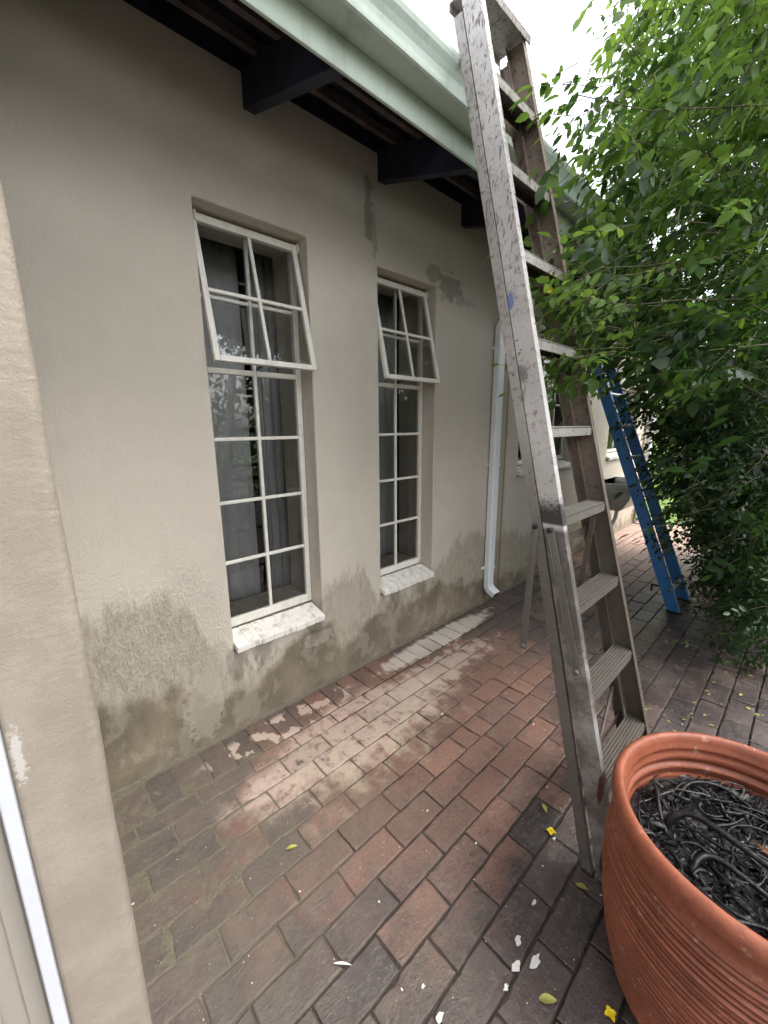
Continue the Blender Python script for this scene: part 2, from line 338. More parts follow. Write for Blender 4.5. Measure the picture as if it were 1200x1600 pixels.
# ------------------------------------------------------------------ object helpers
def tag(o, label=None, cat=None, group=None, kind=None):
    if label: o['label'] = label
    if cat: o['category'] = cat
    if group: o['group'] = group
    if kind: o['kind'] = kind
    return o
def empty(name, loc=(0, 0, 0)):
    o = bpy.data.objects.new(name, None); o.location = loc; o.empty_display_size = .1; col.objects.link(o); return o
class MB:
    def __init__(s): s.v = []; s.f = []
    def add(s, vs, fs):
        n = len(s.v); s.v += [tuple(v) for v in vs]; s.f += [tuple(i + n for i in f) for f in fs]
    def box(s, x0, x1, y0, y1, z0, z1, mat=None):
        vs = [Vector((x, y, z)) for x in (x0, x1) for y in (y0, y1) for z in (z0, z1)]
        if mat is not None: vs = [mat @ v for v in vs]
        s.add(vs, [(0, 1, 3, 2), (4, 6, 7, 5), (0, 4, 5, 1), (2, 3, 7, 6), (0, 2, 6, 4), (1, 5, 7, 3)])
    def hexa(s, b, t):      # bottom quad, top quad (same winding)
        s.add(list(b) + list(t), [(3, 2, 1, 0), (4, 5, 6, 7), (0, 1, 5, 4), (1, 2, 6, 5), (2, 3, 7, 6), (3, 0, 4, 7)])
    def loft(s, rings, closed=True, caps=True):
        n = len(rings[0]); b = len(s.v)
        for r_ in rings: s.v += [tuple(p) for p in r_]
        for k in range(len(rings) - 1):
            for i in range(n if closed else n - 1):
                j = (i + 1) % n; s.f.append((b + k * n + i, b + k * n + j, b + (k + 1) * n + j, b + (k + 1) * n + i))
        if caps and closed:
            s.f.append(tuple(b + i for i in range(n - 1, -1, -1))); s.f.append(tuple(b + (len(rings) - 1) * n + i for i in range(n)))
    def tube(s, pts, r, n=6, caps=True):
        pts = [Vector(p) for p in pts]; rings = []
        up = None
        for i, p in enumerate(pts):
            t = (pts[min(i + 1, len(pts) - 1)] - pts[max(i - 1, 0)]).normalized()
            if up is None: up = t.orthogonal().normalized()
            a = (up - t * up.dot(t)).normalized(); up = a; c = t.cross(a)
            rr = r[i] if isinstance(r, (list, tuple)) else r
            rings.append([p + (a * math.cos(2 * math.pi * k / n) + c * math.sin(2 * math.pi * k / n)) * rr for k in range(n)])
        s.loft(rings, True, caps)
    def lathe(s, prof, c=(0, 0, 0), n=64):
        s.loft([[(c[0] + r * math.cos(2 * math.pi * k / n), c[1] + r * math.sin(2 * math.pi * k / n), c[2] + z) for k in range(n)] for r, z in prof], True, False)
    def build(s, name, mat, parent=None, bevel=0, smooth=False, seg=2, auto=None, fixn=True, origin=None):
        me = bpy.data.meshes.new(name)
        V = s.v
        if origin is not None: V = [(v[0] - origin[0], v[1] - origin[1], v[2] - origin[2]) for v in V]
        me.from_pydata(V, [], s.f); me.validate()
        if fixn:
            bm = bmesh.new(); bm.from_mesh(me); bmesh.ops.recalc_face_normals(bm, faces=bm.faces); bm.to_mesh(me); bm.free()
        me.materials.append(mat); o = bpy.data.objects.new(name, me); col.objects.link(o)
        if origin is not None: o.location = origin
        if parent is not None:
            o.parent = parent
            if parent.type == 'EMPTY' or parent.location.length > 0: o.matrix_parent_inverse = Matrix.Translation(-parent.location)
        if smooth: me.polygons.foreach_set('use_smooth', [True] * len(me.polygons))
        if bevel:
            b = o.modifiers.new('bevel', 'BEVEL'); b.width = bevel; b.segments = seg; b.limit_method = 'ANGLE'; b.angle_limit = R(35)
        return o
def lerp(a, b, t): return a + (b - a) * t

# ------------------------------------------------------------------ ground
g = MB(); g.box(-40, 60, -40, 80, -.30, -.012)
o = g.build('ground', M['bed']); tag(o, kind='structure')
PW, PL_ = .11, .2208
def make_paving():
    V = []; F = []; T = []
    def brick(x0, x1, y0, y1):
        gx = .0019; x0 += gx; x1 -= gx; y0 += gx * .8; y1 -= gx * .8
        if x1 - x0 < .02 or y1 - y0 < .02: return
        zt = random.gauss(0, .0012); tx = random.gauss(0, .007); ty = random.gauss(0, .005); b = len(V)
        cx, cy = (x0 + x1) / 2, (y0 + y1) / 2; rot = random.gauss(0, .006)
        nx_, ny_ = max(1, round((x1 - x0) / .036)), max(1, round((y1 - y0) / .036))
        cs = [(lerp(x0, x1, i / nx_), y0, 0, 1) for i in range(nx_)] + [(x1, lerp(y0, y1, i / ny_), -1, 0) for i in range(ny_)] + [(lerp(x1, x0, i / nx_), y1, 0, -1) for i in range(nx_)] + [(x0, lerp(y1, y0, i / ny_), 1, 0) for i in range(ny_)]
        n = len(cs); jj = [(random.gauss(0, .0009), random.gauss(0, .0009), abs(random.gauss(0, .0016)) + (.007 if random.random() < .025 else 0)) for _ in cs]
        hx, hy = (x1 - x0) / 2, (y1 - y0) / 2
        for q, (ins, dz) in enumerate(((0, -.02), (0, -.0050), (.0012, -.0014), (.0040, 0))):
            for k, (x, y, _, _) in enumerate(cs):
                ii = ins + (jj[k][2] if q > 1 else jj[k][2] * .3)
                dx, dy = (x - cx) * (1 - ii / hx) + jj[k][0], (y - cy) * (1 - ii / hy) + jj[k][1]
                V.append((cx + dx - rot * dy, cy + dy + rot * dx, dz + zt + dx * tx + dy * ty if dz > -.01 else dz))
        for r_ in range(3):
            for k in range(n): j = (k + 1) % n; F.append((b + r_ * n + k, b + r_ * n + j, b + r_ * n + n + j, b + r_ * n + n + k))
        F.append(tuple(b + 3 * n + k for k in range(n)))
        t = (random.random(), random.random(), random.random(), 1); T.extend([t] * (4 * n))
    y = .44 - .11 * 8
    while y < 7.0: brick(.006, .2085, y, y + .11); y += .11
    # irregular cut course, then stretcher bond parallel to the wall
    xs = [.2125, .2946] + [.2946 + PW * k for k in range(1, 32)]
    phases = {0: .66, 1: .16}
    for i in range(len(xs) - 1):
        k = i - 4 + 0      # course 0 starts at x = .6246
        y = -2 + PL_ * (phases[k % 2] + random.gauss(0, .03)) - ((-2) % PL_)
        while y < 7.05:
            y1 = y + PL_
            if random.random() < .03: brick(xs[i], xs[i + 1], y, y + PL_ / 2); brick(xs[i], xs[i + 1], y + PL_ / 2, y1)
            else: brick(xs[i], xs[i + 1], y, min(y1, 7.1))
            y = y1
    me = bpy.data.meshes.new('pavement'); me.from_pydata(V, [], F)
    ca = me.color_attributes.new('tone', 'FLOAT_COLOR', 'POINT'); ca.data.foreach_set('color', np.array(T, 'f').ravel())
    bm = bmesh.new(); bm.from_mesh(me); bmesh.ops.recalc_face_normals(bm, faces=bm.faces); bm.to_mesh(me); bm.free()
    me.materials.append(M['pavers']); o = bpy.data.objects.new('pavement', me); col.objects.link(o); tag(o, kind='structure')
make_paving()
# sand and slurry lying in the joints, level with the bricks (and over some of them) beside the wall
g = MB(); rows = []
for j in range(331):
    y = -.7 + j * .012; r_ = []
    for i in range(126):
        x = .004 + i * .012; nz = mnoise.noise(Vector((x * 5, y * 5, 2))); n2 = mnoise.noise(Vector((x * 26, y * 26, 5))); n3 = mnoise.noise(Vector((x * 70, y * 70, 9)))
        d = math.hypot((x - .40) / .55, (y - .05) / .62) + .30 * nz; zone = max(0, min(1, (1.15 - d) / .6))
        wl = max(0, min(1, (.05 - x) / .05)) * .004
        r_.append((x, y, -.0060 + zone * .0048 + n2 * (.0012 + .0014 * zone) + n3 * .0007 + wl))
    rows.append(r_)
g.loft(rows, False, False); o = g.build('joint_sand', M['slurry'], smooth=True); tag(o, kind='structure')
g = MB(); nx, ny = 30, 30
pts = [[(-12 + 30 * i / nx, 7.12 + 30 * j / ny, .012 + .02 * mnoise.noise(Vector((i * .5, j * .5, 0)))) for i in range(nx + 1)] for j in range(ny + 1)]
g.loft(pts, False, False); o = g.build('lawn', M['lawn'], smooth=True); tag(o, kind='structure')
g = MB(); g.loft([[(x, y, .015 + .03 * mnoise.noise(Vector((x * 3, y * 3, 1)))) for x in np.linspace(1.95, 4.5, 16)] for y in np.linspace(1.7, 7, 30)], False, False)
o = g.build('garden_bed', M['earth'], smooth=True); tag(o, kind='structure')

# ------------------------------------------------------------------ the house
house = empty('house', (0, 0, 0))
tag(house, 'beige plastered house with tall cottage windows, green gutter and dark rafters', 'house')
W1 = (.655, 1.157, .49, 2.31); W2 = (1.597, 2.085, .49, 2.29); W3 = (3.2, 4.33, 1.10, 2.09); W4 = (5.32, 6.36, 1.10, 1.93)
wins = [W1, W2, W3, W4]
def make_wall():
    wins = [(a, b, c - .075, d) for a, b, c, d in globals()['wins']]
    ys = sorted({-.6, 6.86, *[a for w_ in wins for a in w_[:2]], *np.arange(-.6, 6.8, .35).round(3)})
    zs = sorted({-.05, 2.812, *[a for w_ in wins for a in w_[2:]]})
    bm = bmesh.new(); vc = {}
    def V(x, y, z):
        k = (x, round(y, 4), round(z, 4))
        if k not in vc: vc[k] = bm.verts.new((x, y, z))
        return vc[k]
    T = .33
    def solid(y0, y1, z0, z1):
        if y1 <= ys[0] or y0 >= ys[-1] or z1 <= zs[0] or z0 >= zs[-1]: return False
        ym, zm = (y0 + y1) / 2, (z0 + z1) / 2
        return not any(a < ym < b and c < zm < d for a, b, c, d in wins)
    Y = [ys[0] - 1] + ys + [ys[-1] + 1]; Z = [zs[0] - 1] + zs + [zs[-1] + 1]
    for i in range(len(Y) - 1):
        for j in range(len(Z) - 1):
            y0, y1, z0, z1 = Y[i], Y[i + 1], Z[j], Z[j + 1]
            if not solid(y0, y1, z0, z1): continue
            bm.faces.new((V(0, y0, z0), V(0, y1, z0), V(0, y1, z1), V(0, y0, z1)))
            bm.faces.new((V(-T, y0, z0), V(-T, y0, z1), V(-T, y1, z1), V(-T, y1, z0)))
            if not solid(Y[i - 1], y0, z0, z1): bm.faces.new((V(0, y0, z0), V(0, y0, z1), V(-T, y0, z1), V(-T, y0, z0)))
            if i + 2 >= len(Y) or not solid(y1, Y[i + 2], z0, z1): bm.faces.new((V(0, y1, z1), V(0, y1, z0), V(-T, y1, z0), V(-T, y1, z1)))
            if not solid(y0, y1, Z[j - 1], z0): bm.faces.new((V(0, y0, z0), V(-T, y0, z0), V(-T, y1, z0), V(0, y1, z0)))
            if j + 2 >= len(Z) or not solid(y0, y1, z1, Z[j + 2]): bm.faces.new((V(0, y1, z1), V(-T, y1, z1), V(-T, y0, z1), V(0, y0, z1)))
    bmesh.ops.recalc_face_normals(bm, faces=bm.faces)
    me = bpy.data.meshes.new('wall'); bm.to_mesh(me); bm.free(); me.materials.append(M['plaster'])
    o = bpy.data.objects.new('wall', me); col.objects.link(o); o.parent = house
    b = o.modifiers.new('bevel', 'BEVEL'); b.width = .012; b.segments = 3; b.limit_method = 'ANGLE'; b.angle_limit = R(40)
    me.polygons.foreach_set('use_smooth', [True] * len(me.polygons))
    wn = o.modifiers.new('wn', 'WEIGHTED_NORMAL'); wn.keep_sharp = True
    return o
make_wall()
# mortar fillet and dirt where the wall meets the pavers
g = MB(); rings = []
for i in range(240):
    y = lerp(-.05, 6.8, i / 239); q = .010 + .008 * mnoise.noise(Vector((y * 9, 0, 0))) + .006 * mnoise.noise(Vector((y * 31, 3, 0)))
    rings.append([(-.01, y, -.02), (-.01, y, q * 1.6 + .004), (.004, y, q * 1.3 + .002), (q, y, .003), (q + .008, y, -.02)])
g.loft(rings, False, False); g.build('mortar_fillet', M['fillet'], house, smooth=True)
# rooms behind the windows
for y0, y1 in ((-.5, 2.9), (2.95, 6.8)):
    g = MB(); x0, x1, z0, z1 = -3.2, -.335, -.04, 2.8
    g.add([(x0, y0, z0), (x1, y0, z0), (x1, y1, z0), (x0, y1, z0), (x0, y0, z1), (x1, y0, z1), (x1, y1, z1), (x0, y1, z1)], [(0, 1, 2, 3), (4, 7, 6, 5), (0, 4, 5, 1), (2, 6, 7, 3), (0, 3, 7, 4)])
    g.build('room', M['room'], house, fixn=False)

def window(wy, bars_y, bars_z, sash=None, xf=-.10, mull=.016):
    y0, y1, z0, z1 = wy; e = .003
    f = MB(); t, d0, d1 = .028, xf - .030, xf
    y0i, y1i, z0i, z1i = y0 + e, y1 - e, z0 + e, z1 - e
    f.box(d0, d1, y0i, y0i + t, z0i, z1i); f.box(d0, d1, y1i - t, y1i, z0i, z1i)
    f.box(d0 + .001, d1 - .001, y0i + t, y1i - t, z0i, z0i + .042); f.box(d0 + .001, d1 - .001, y0i + t, y1i - t, z1i - .034, z1i)
    for y in bars_y: f.box(d0 + .008, d1 - .004, y - mull / 2, y + mull / 2, z0i + .042, z1i - .034)
    zz = sorted(bars_z)
    ysplit = [y0i + t] + [q for y in bars_y for q in (y - mull / 2, y + mull / 2)] + [y1i - t]
    for z in zz:
        hb = .012 if (sash and abs(z - sash) < .01) else mull / 2
        for a in range(0, len(ysplit), 2): f.box(d0 + .009, d1 - (.001 if hb > .01 else .005), ysplit[a], ysplit[a + 1], z - hb, z + hb)
    w_ = f.build('window', M['frame'], house, bevel=.003)
    # fixed panes (one for every opening below the sash, or all)
    zb = [z0i + .042] + zz + [z1i - .034]; yb = [y0i + t] + list(bars_y) + [y1i - t]
    for j in range(len(zb) - 1):
        if sash and zb[j] > sash - .01: continue
        for i in range(len(yb) - 1):
            p = MB(); xg = xf - .016
            p.add([(xg, yb[i] + .002, zb[j] + .002), (xg, yb[i + 1] - .002, zb[j] + .002), (xg, yb[i + 1] - .002, zb[j + 1] - .002), (xg, yb[i] + .002, zb[j + 1] - .002)], [(0, 1, 2, 3)])
            p.build('pane', M['glass'], w_, fixn=False)
    # inner sill board
    s = MB(); s.box(-.332, d0 - .001, y0 + .002, y1 - .002, z0 - .074, z0 + .03); s.build('inner_sill', M['reveal_in'], w_)
    # outer sill: bricks on a slope, thickly painted
    s = MB(); n = max(6, round((y1 - y0) / .06)); wd = (y1 - y0 - .004) / n
    for i in range(n):
        a = y0 + .002 + i * wd; jz = random.gauss(0, .0012); jx = random.gauss(0, .002)
        A = (xf + .0, z0 - .004 + jz); B = (.034 + jx, z0 - .038 + jz)
        s.hexa([(A[0], a, A[1] - .035), (B[0], a, B[1] - .032), (B[0], a + wd - .0055, B[1] - .032), (A[0], a + wd - .0055, A[1] - .035)],
               [(A[0], a, A[1]), (B[0], a, B[1]), (B[0], a + wd - .0055, B[1]), (A[0], a + wd - .0055, A[1])])
    s.hexa([(xf + .001, y0 + .004, z0 - .034), (.030, y0 + .004, z0 - .066), (.030, y1 - .004, z0 - .066), (xf + .001, y1 - .004, z0 - .034)],
           [(xf + .001, y0 + .004, z0 - .007), (.030, y0 + .004, z0 - .0415), (.030, y1 - .004, z0 - .0415), (xf + .001, y1 - .004, z0 - .007)])
    s.build('sill', M['sill'], w_, bevel=.003)
    if sash:
        L = z1 - .024 - sash + .003; ang = R(13.2); hx, hz = xf + .004, z1 - .022
        mt = Matrix.Translation((hx, 0, hz)) @ Matrix.Rotation(-ang, 4, 'Y')      # local z runs down the sash as -z
        f = MB(); q = .024; th = .022; ym = bars_y[0]; a0, a1 = y0 + .010, y1 - .012
        f.box(0, th, a0, a0 + q, -L, 0, mt); f.box(0, th, a1 - q, a1, -L, 0, mt)
        f.box(.001, th - .001, a0 + q, a1 - q, -L, -L + q, mt); f.box(.001, th - .001, a0 + q, a1 - q, -q * 1.3, 0, mt)
        f.box(.004, th - .003, ym - .0075, ym + .0075, -L + q, -q * 1.3, mt)
        for s_ in ((a0 + q, ym - .0075), (ym + .0075, a1 - q)): f.box(.005, th - .004, s_[0], s_[1], -L * .512 - .0075, -L * .512 + .0075, mt)
        so_ = f.build('sash', M['frame'], w_, bevel=.0025)
        for (pa, pb) in ((a0 + q, ym), (ym, a1 - q)):
            for (za, zb_) in ((-L + q, -L * .512), (-L * .512, -q * 1.3)):
                p = MB(); p.add([mt @ Vector(c) for c in ((.011, pa, za), (.011, pb, za), (.011, pb, zb_), (.011, pa, zb_))], [(0, 1, 2, 3)])
                p.build('pane', M['glass'], w_, fixn=False)
        for yy in (a0 + .004, a1 - .012):
            h = MB(); h.box(-.012, .030, yy + .012, yy + .020, -.035, .004, mt); h.tube([mt @ Vector((.012, yy + .011, -.010)), mt @ Vector((.012, yy + .025, -.010))], .006, 8)
            h.build('hinge', M['frame'], w_)
        st = MB(); p0 = mt @ Vector((.004, ym, -L + .02)); st.tube([p0, (xf - .002, ym + .01, sash + .02)], .004, 6); st.build('window_stay', M['black'], w_)
    return w_
window(W1, [.909], [.82, 1.112, 1.405, 1.702, 2.0], 1.702)
window(W2, [1.836], [.83, 1.118, 1.407, 1.702, 1.985], 1.702)
window(W3, [3.48, 3.765, 4.05], [1.38, 1.65], None)
window(W4, [5.58, 5.84, 6.10], [1.38, 1.62], None)

def curtain_obj(y0, y1, z0, z1, x, label, fold=.055, amp=.022, lean=0):
    g = MB(); n = int((y1 - y0) / .006); rows = []
    for j in range(9):
        z = lerp(z0, z1, j / 8); r_ = []
        for i in range(n + 1):
            y = lerp(y0, y1, i / n); a = y / fold * math.tau + .9 * mnoise.noise(Vector((y * 9, z * .6, x)))
            r_.append((x + amp * math.sin(a) * (.75 + .25 * mnoise.noise(Vector((y * 7, 3, 1)))), y + lean * (z - z0) + .006 * math.sin(a * 2), z))
        rows.append(r_)
    g.loft(rows, False, False); o = g.build('curtain', M['curtain'], smooth=True, fixn=False)
    m = o.modifiers.new('solid', 'SOLIDIFY'); m.thickness = .0025
    return tag(o, label, 'curtain', 'grey curtains behind the windows')
curtain_obj(.44, 1.0, .40, 2.42, -.40, 'grey curtain behind left half of the nearest tall window', .085, .020)
curtain_obj(1.045, 1.42, .42, 2.42, -.405, 'grey pleated curtain behind right half of the nearest tall window', .062, .022)
curtain_obj(1.55, 2.13, .40, 2.42, -.40, 'grey curtain behind left half of the second tall window', .09, .02)
curtain_obj(2.2, 2.62, .42, 2.42, -.41, 'grey curtain behind right half of the second tall window', .07, .02)
for o in [o for o in bpy.data.objects if o.name.startswith('curtain')]: pass

# ---- eaves: rafters, battens, tile undersides, fascia, gutter
SL = -.30
ysr = [-.55, .16, .887, 1.602, 2.31, 3.02, 3.73, 4.44, 5.15, 5.86, 6.57]
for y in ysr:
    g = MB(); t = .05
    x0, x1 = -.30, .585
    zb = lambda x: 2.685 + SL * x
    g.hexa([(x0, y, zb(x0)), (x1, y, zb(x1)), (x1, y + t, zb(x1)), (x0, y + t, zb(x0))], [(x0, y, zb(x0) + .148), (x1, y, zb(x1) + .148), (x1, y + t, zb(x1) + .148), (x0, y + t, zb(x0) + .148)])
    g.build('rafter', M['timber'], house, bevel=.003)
def sloped(g, x0, x1, y0, y1, dz0, dz1):
    za = lambda x: 2.685 + SL * x
    g.hexa([(x0, y0, za(x0) + dz0), (x1, y0, za(x1) + dz0), (x1, y1, za(x1) + dz0), (x0, y1, za(x0) + dz0)], [(x0, y0, za(x0) + dz1), (x1, y0, za(x1) + dz1), (x1, y1, za(x1) + dz1), (x0, y1, za(x0) + dz1)])
for x in (.10, .27, .44):
    g = MB(); sloped(g, x, x + .038, -.6, 6.85, .149, .185); g.build('batten', M['batten'], house)
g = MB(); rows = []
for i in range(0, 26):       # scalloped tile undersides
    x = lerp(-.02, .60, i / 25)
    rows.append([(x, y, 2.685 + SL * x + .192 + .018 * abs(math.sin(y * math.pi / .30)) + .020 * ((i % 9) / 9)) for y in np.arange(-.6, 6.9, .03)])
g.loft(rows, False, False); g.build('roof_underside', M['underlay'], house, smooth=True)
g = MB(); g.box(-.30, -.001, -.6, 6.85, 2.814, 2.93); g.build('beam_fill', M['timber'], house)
g = MB(); rows = []
for i in range(0, 60):
    x = lerp(.66, -3.4, i / 59)
    rows.append([(x, y, 2.685 + SL * x + .245 + .022 * abs(math.sin(y * math.pi / .30)) + .02 * ((i % 4) / 4)) for y in np.arange(-.6, 6.9, .05)])
g.loft(rows, False, False); g.build('roof', M['tiles'], house, smooth=True)
g = MB(); g.box(.588, .600, -.6, 6.9, 2.504, 2.665); g.build('fascia', M['fascia'], house, bevel=.003)
g = MB(); prof = [(.602, 2.668), (.602, 2.590), (.690, 2.580), (.697, 2.584), (.699, 2.592), (.700, 2.606), (.703, 2.622), (.712, 2.640), (.722, 2.655), (.726, 2.668), (.726, 2.680), (.720, 2.684), (.712, 2.681), (.712, 2.676), (.718, 2.671), (.706, 2.650), (.697, 2.628), (.694, 2.600), (.690, 2.586), (.608, 2.595), (.608, 2.668)]
g.loft([[(x, y, z) for x, z in prof] for y in np.arange(-.6, 6.95, .25)], True, True); g.build('gutter', M['gutter'], house, bevel=0)

# ---- white downpipe from the gutter back to the wall and down to the pavers
def recttube(mb, path, wx, wy, ribs=None):
    """path: list of (x, y, z, tilt) centre points; rectangular section, tilt turns the section about y"""
    rings = []
    for x, y, z, t in path:
        c, s_ = math.cos(t), math.sin(t); r_ = []
        for a, b in ((-1, -.8), (-.8, -1), (.8, -1), (1, -.8), (1, .8), (.8, 1), (-.8, 1), (-1, .8)):
            dx = a * wx / 2; r_.append((x + dx * c, y + b * wy / 2, z + dx * s_))
        rings.append(r_)
    mb.loft(rings, True, True)
g = MB(); yc = 2.779; path = []
xw = .033
path += [(.645, yc, 2.60, 0), (.645, yc, 2.56, 0)]
for i in range(9):
    t = i / 8; an = t * R(62); path.append((.645 - .075 * (1 - math.cos(an)), yc, 2.545 - .075 * math.sin(an), -an if i else 0))
p1 = path[-1]
path.append((xw + .075, yc, 2.235, -R(62)))
for i in range(9):
    t = i / 8; an = R(62) * (1 - t); path.append((xw + .05 * (1 - math.cos(an)) , yc, 2.19 + .05 * (math.sin(an) - 1) , -an))
path.append((xw, yc, .17, 0))
for i in range(1, 10):
    t = i / 9; an = t * R(62); path.append((xw + .055 * (1 - math.cos(an)) + .0, yc, .17 - .055 * math.sin(an), an))
px, _, pz, _ = path[-1]; path.append((px + .055 * math.sin(R(62)), yc, pz - .055 * math.cos(R(62)) , R(62)))
recttube(g, path, .05, .083)
dp = g.build('downpipe', M['white_pipe'], house, bevel=.002)
for k in range(6):
    g = MB(); an = R(62) * (k + .5) / 6; x = xw + .055 * (1 - math.cos(an)); z = .17 - .055 * math.sin(an)
    recttube(g, [(x - .002 * math.sin(an), yc, z + .0025, an), (x + .002 * math.sin(an), yc, z - .0025, an)], .054, .087); g.build('crimped_ring', M['white_pipe'], dp); g = MB()
    an = R(62) * (k + .5) / 6; x = .645 - .075 * (1 - math.cos(an)); z = 2.545 - .075 * math.sin(an)
    recttube(g, [(x, yc, z + .003, -an), (x, yc, z - .003, -an)], .054, .087); g.build('crimped_ring', M['white_pipe'], dp)
for z in (.30, 1.15, 2.0):
    g = MB(); g.box(.0, .0595, yc - .046, yc + .046, z, z + .022); g.box(0.001, .006, yc - .068, yc - .046, z + .001, z + .021); g.build('pipe_strap', M['white_pipe'], dp, bevel=.001)
g = MB(); g.add([(px + .0497, yc - .038, pz - .0262 - .02), (px + .0497, yc + .038, pz - .0262 - .02), (px + .0497, yc + .038, pz - .0262 + .02), (px + .0497, yc - .038, pz - .0262 + .02)], [(0, 1, 2, 3)])
mo = MB(); an = R(62); cx_, cz_ = path[-1][0], path[-1][2]
mo.add([(cx_ + dx * math.cos(an) + .0012, yc + b, cz_ + dx * math.sin(an) - .0006) for dx, b in ((-.021, -.037), (.021, -.037), (.021, .037), (-.021, .037))], [(0, 1, 2, 3)])
mo.build('pipe_mouth', M['black'], dp)

# white downpipe at the far corner of the house
g = MB(); recttube(g, [(.06, 6.80, 2.6, 0), (.06, 6.80, .16, 0), (.075, 6.80, .10, R(30)), (.13, 6.80, .05, R(60))], .075, .10); g.build('corner_downpipe', M['white_pipe'], house, bevel=.003)

# ---- near wall: the end of a projecting wing, its rough plaster edge close to the camera
wing = empty('projecting_wall', (.85, -.01, 0)); tag(wing, 'rough cream plastered wall end close to the camera, left of the long wall', 'wall')
g = MB(); rings = []
xe, yA, yB = .85, .058, -.0755
base = [(.012, yA), (.3, yA), (.6, yA), (.78, yA), (.81, yA), (.83, yA), (.838, yA - .0015), (.8445, yA - .0065), (.8485, yA - .013), (.85, yA - .020)] + [(.85, lerp(yA - .026, yB, k / 12)) for k in range(13)] + [(.80, yB), (.012, yB)]
nrm = [(0, 1)] * 5 + [(0, 1), (.26, .96), (.7, .7), (.96, .26), (1, 0)] + [(1, 0)] * 13 + [(0, -1)] * 2
for k in range(701):
    z = 2.78 * k / 700; r_ = []
    for (x, y), (nx_, ny_) in zip(base, nrm):
        edge = math.exp(-((x - .85) ** 2 + (y - yA) ** 2) / .0012)
        a = (.0004 + .0005 * edge) * (mnoise.noise(Vector((x * 60, y * 60, z * 140))) + .6 * mnoise.noise(Vector((x * 200, y * 200, z * 330)))) + .002 * mnoise.noise(Vector((3, y * 8, z * 5)))
        if y <= yB + 1e-6 or x < .02: a = 0
        r_.append((x + nx_ * a, y + ny_ * a, z))
    rings.append(r_)
g.loft(rings, True, True); g.build('wall_end', M['jamb'], wing, smooth=True)
g = MB(); g.box(.80, .876, -.0975, -.0765, 0, 2.1); g.box(.80, .876, -.95, -.0985, 2.06, 2.1); g.build('door_frame', M['white_frame'], wing, bevel=.003)
g = MB(); g.box(.795, .84, -.94, -.0985, .01, 2.05)
for k in range(14): y = -.104 - k * .06; g.box(.8405, .846, y - .028, y, .05, 2.0)
g.build('door', M['door'], wing, bevel=.003)
g = MB(); g.box(.79, .848, -.96, -.0765, 2.102, 2.78); g.box(.79, .848, -3.0, -.951, 0, 2.78); g.build('wall', M['plaster_near'], wing)
g = MB(); g.box(-1.0, 2.9, -3.0, -.14, 2.80, 2.95); g.build('roof', M['tiles'], wing)  # unseen slab, extended over the path to shade the wall end

# ------------------------------------------------------------------ the tall aluminium stepladder, folded and leaning on the gutter
lad = empty('stepladder', (1.46, 1.42, 0)); tag(lad, 'tall paint-spattered aluminium stepladder folded shut and leaning on the green gutter', 'ladder')
yn = lambda z: 1.202 + .0425 * z
yf = lambda z: 1.657 - .021 * z
xr = lambda z: 1.533 - .262 * z
gap = lambda z: .003 + .013 * max(0, (1.13 - z) / 1.13)
def channel(name, xa, xb, yo, z0, z1, side, mat, parent, t=.0028, fl=.026, steps=24, lip=0):
    """U-shaped rail: web at the outside (side -1 = near, +1 = far), flanges pointing to the treads"""
    g = MB(); s_ = -side; rings = []
    for k in range(steps + 1):
        z = lerp(z0, z1, k / steps); a, b, y = xa(z), xb(z), yo(z)
        if z0 <= 0 and k == 0: pass
        pr = [(a, y), (b, y), (b, y + s_ * fl), (b - t, y + s_ * fl), (b - t, y + s_ * t), (a + t, y + s_ * t), (a + t, y + s_ * fl), (a, y + s_ * fl)]
        rings.append([(p, q, z) for p, q in pr])
    g.loft(rings, True, True)
    return g.build(name, mat, parent, bevel=.0009)
fa = lambda z: xr(z) - .0685
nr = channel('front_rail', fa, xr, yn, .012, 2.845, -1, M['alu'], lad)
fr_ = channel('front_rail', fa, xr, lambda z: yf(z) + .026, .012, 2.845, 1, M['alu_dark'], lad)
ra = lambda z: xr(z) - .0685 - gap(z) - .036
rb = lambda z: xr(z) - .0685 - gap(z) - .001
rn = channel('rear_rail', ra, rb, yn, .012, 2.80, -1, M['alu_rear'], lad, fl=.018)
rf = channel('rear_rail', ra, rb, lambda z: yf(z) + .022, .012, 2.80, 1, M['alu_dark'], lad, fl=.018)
for k in range(9):
    z = .325 + .2815 * k; g = MB(); x1 = xr(z) - .002; x0 = x1 - .068; ya = yn(z) + .0032; yb = yf(z) + .0225
    g.box(x0, x1, ya, yb, z - .0045, z - .0015)
    g.box(x0, x0 + .003, ya + .0005, yb - .0005, z - .028, z - .0047)
    g.box(x1 - .010, x1 - .0032, ya + .001, yb - .001, z - .032, z - .0295)
    td = g.build('tread', M['tread'], lad, bevel=.0006)
    g = MB()
    for i in range(7): xx = x0 + .002 + i * .0096; g.box(xx, xx + .0050, ya, yb, z - .0013, z + .0022)
    g.box(x1 - .003, x1 + .0002, ya + .0005, yb - .0005, z - .032, z - .0047)
    g.build('ribbed_face', M['alu_rear'], td, bevel=.0005)
z = 2.848; g = MB(); g.box(xr(z) - .114, xr(z) + .016, yn(z) - .004, yf(z) + .040, z, z + .004)
g.box(xr(z) + .0115, xr(z) + .016, yn(z) - .010, yf(z) + .040, z - .022, z - .0005); g.box(xr(z) - .114, xr(z) - .110, yn(z) - .004, yf(z) + .040, z - .022, z - .0005)
g.build('top_cap', M['alu_rear'], lad, bevel=.0015)
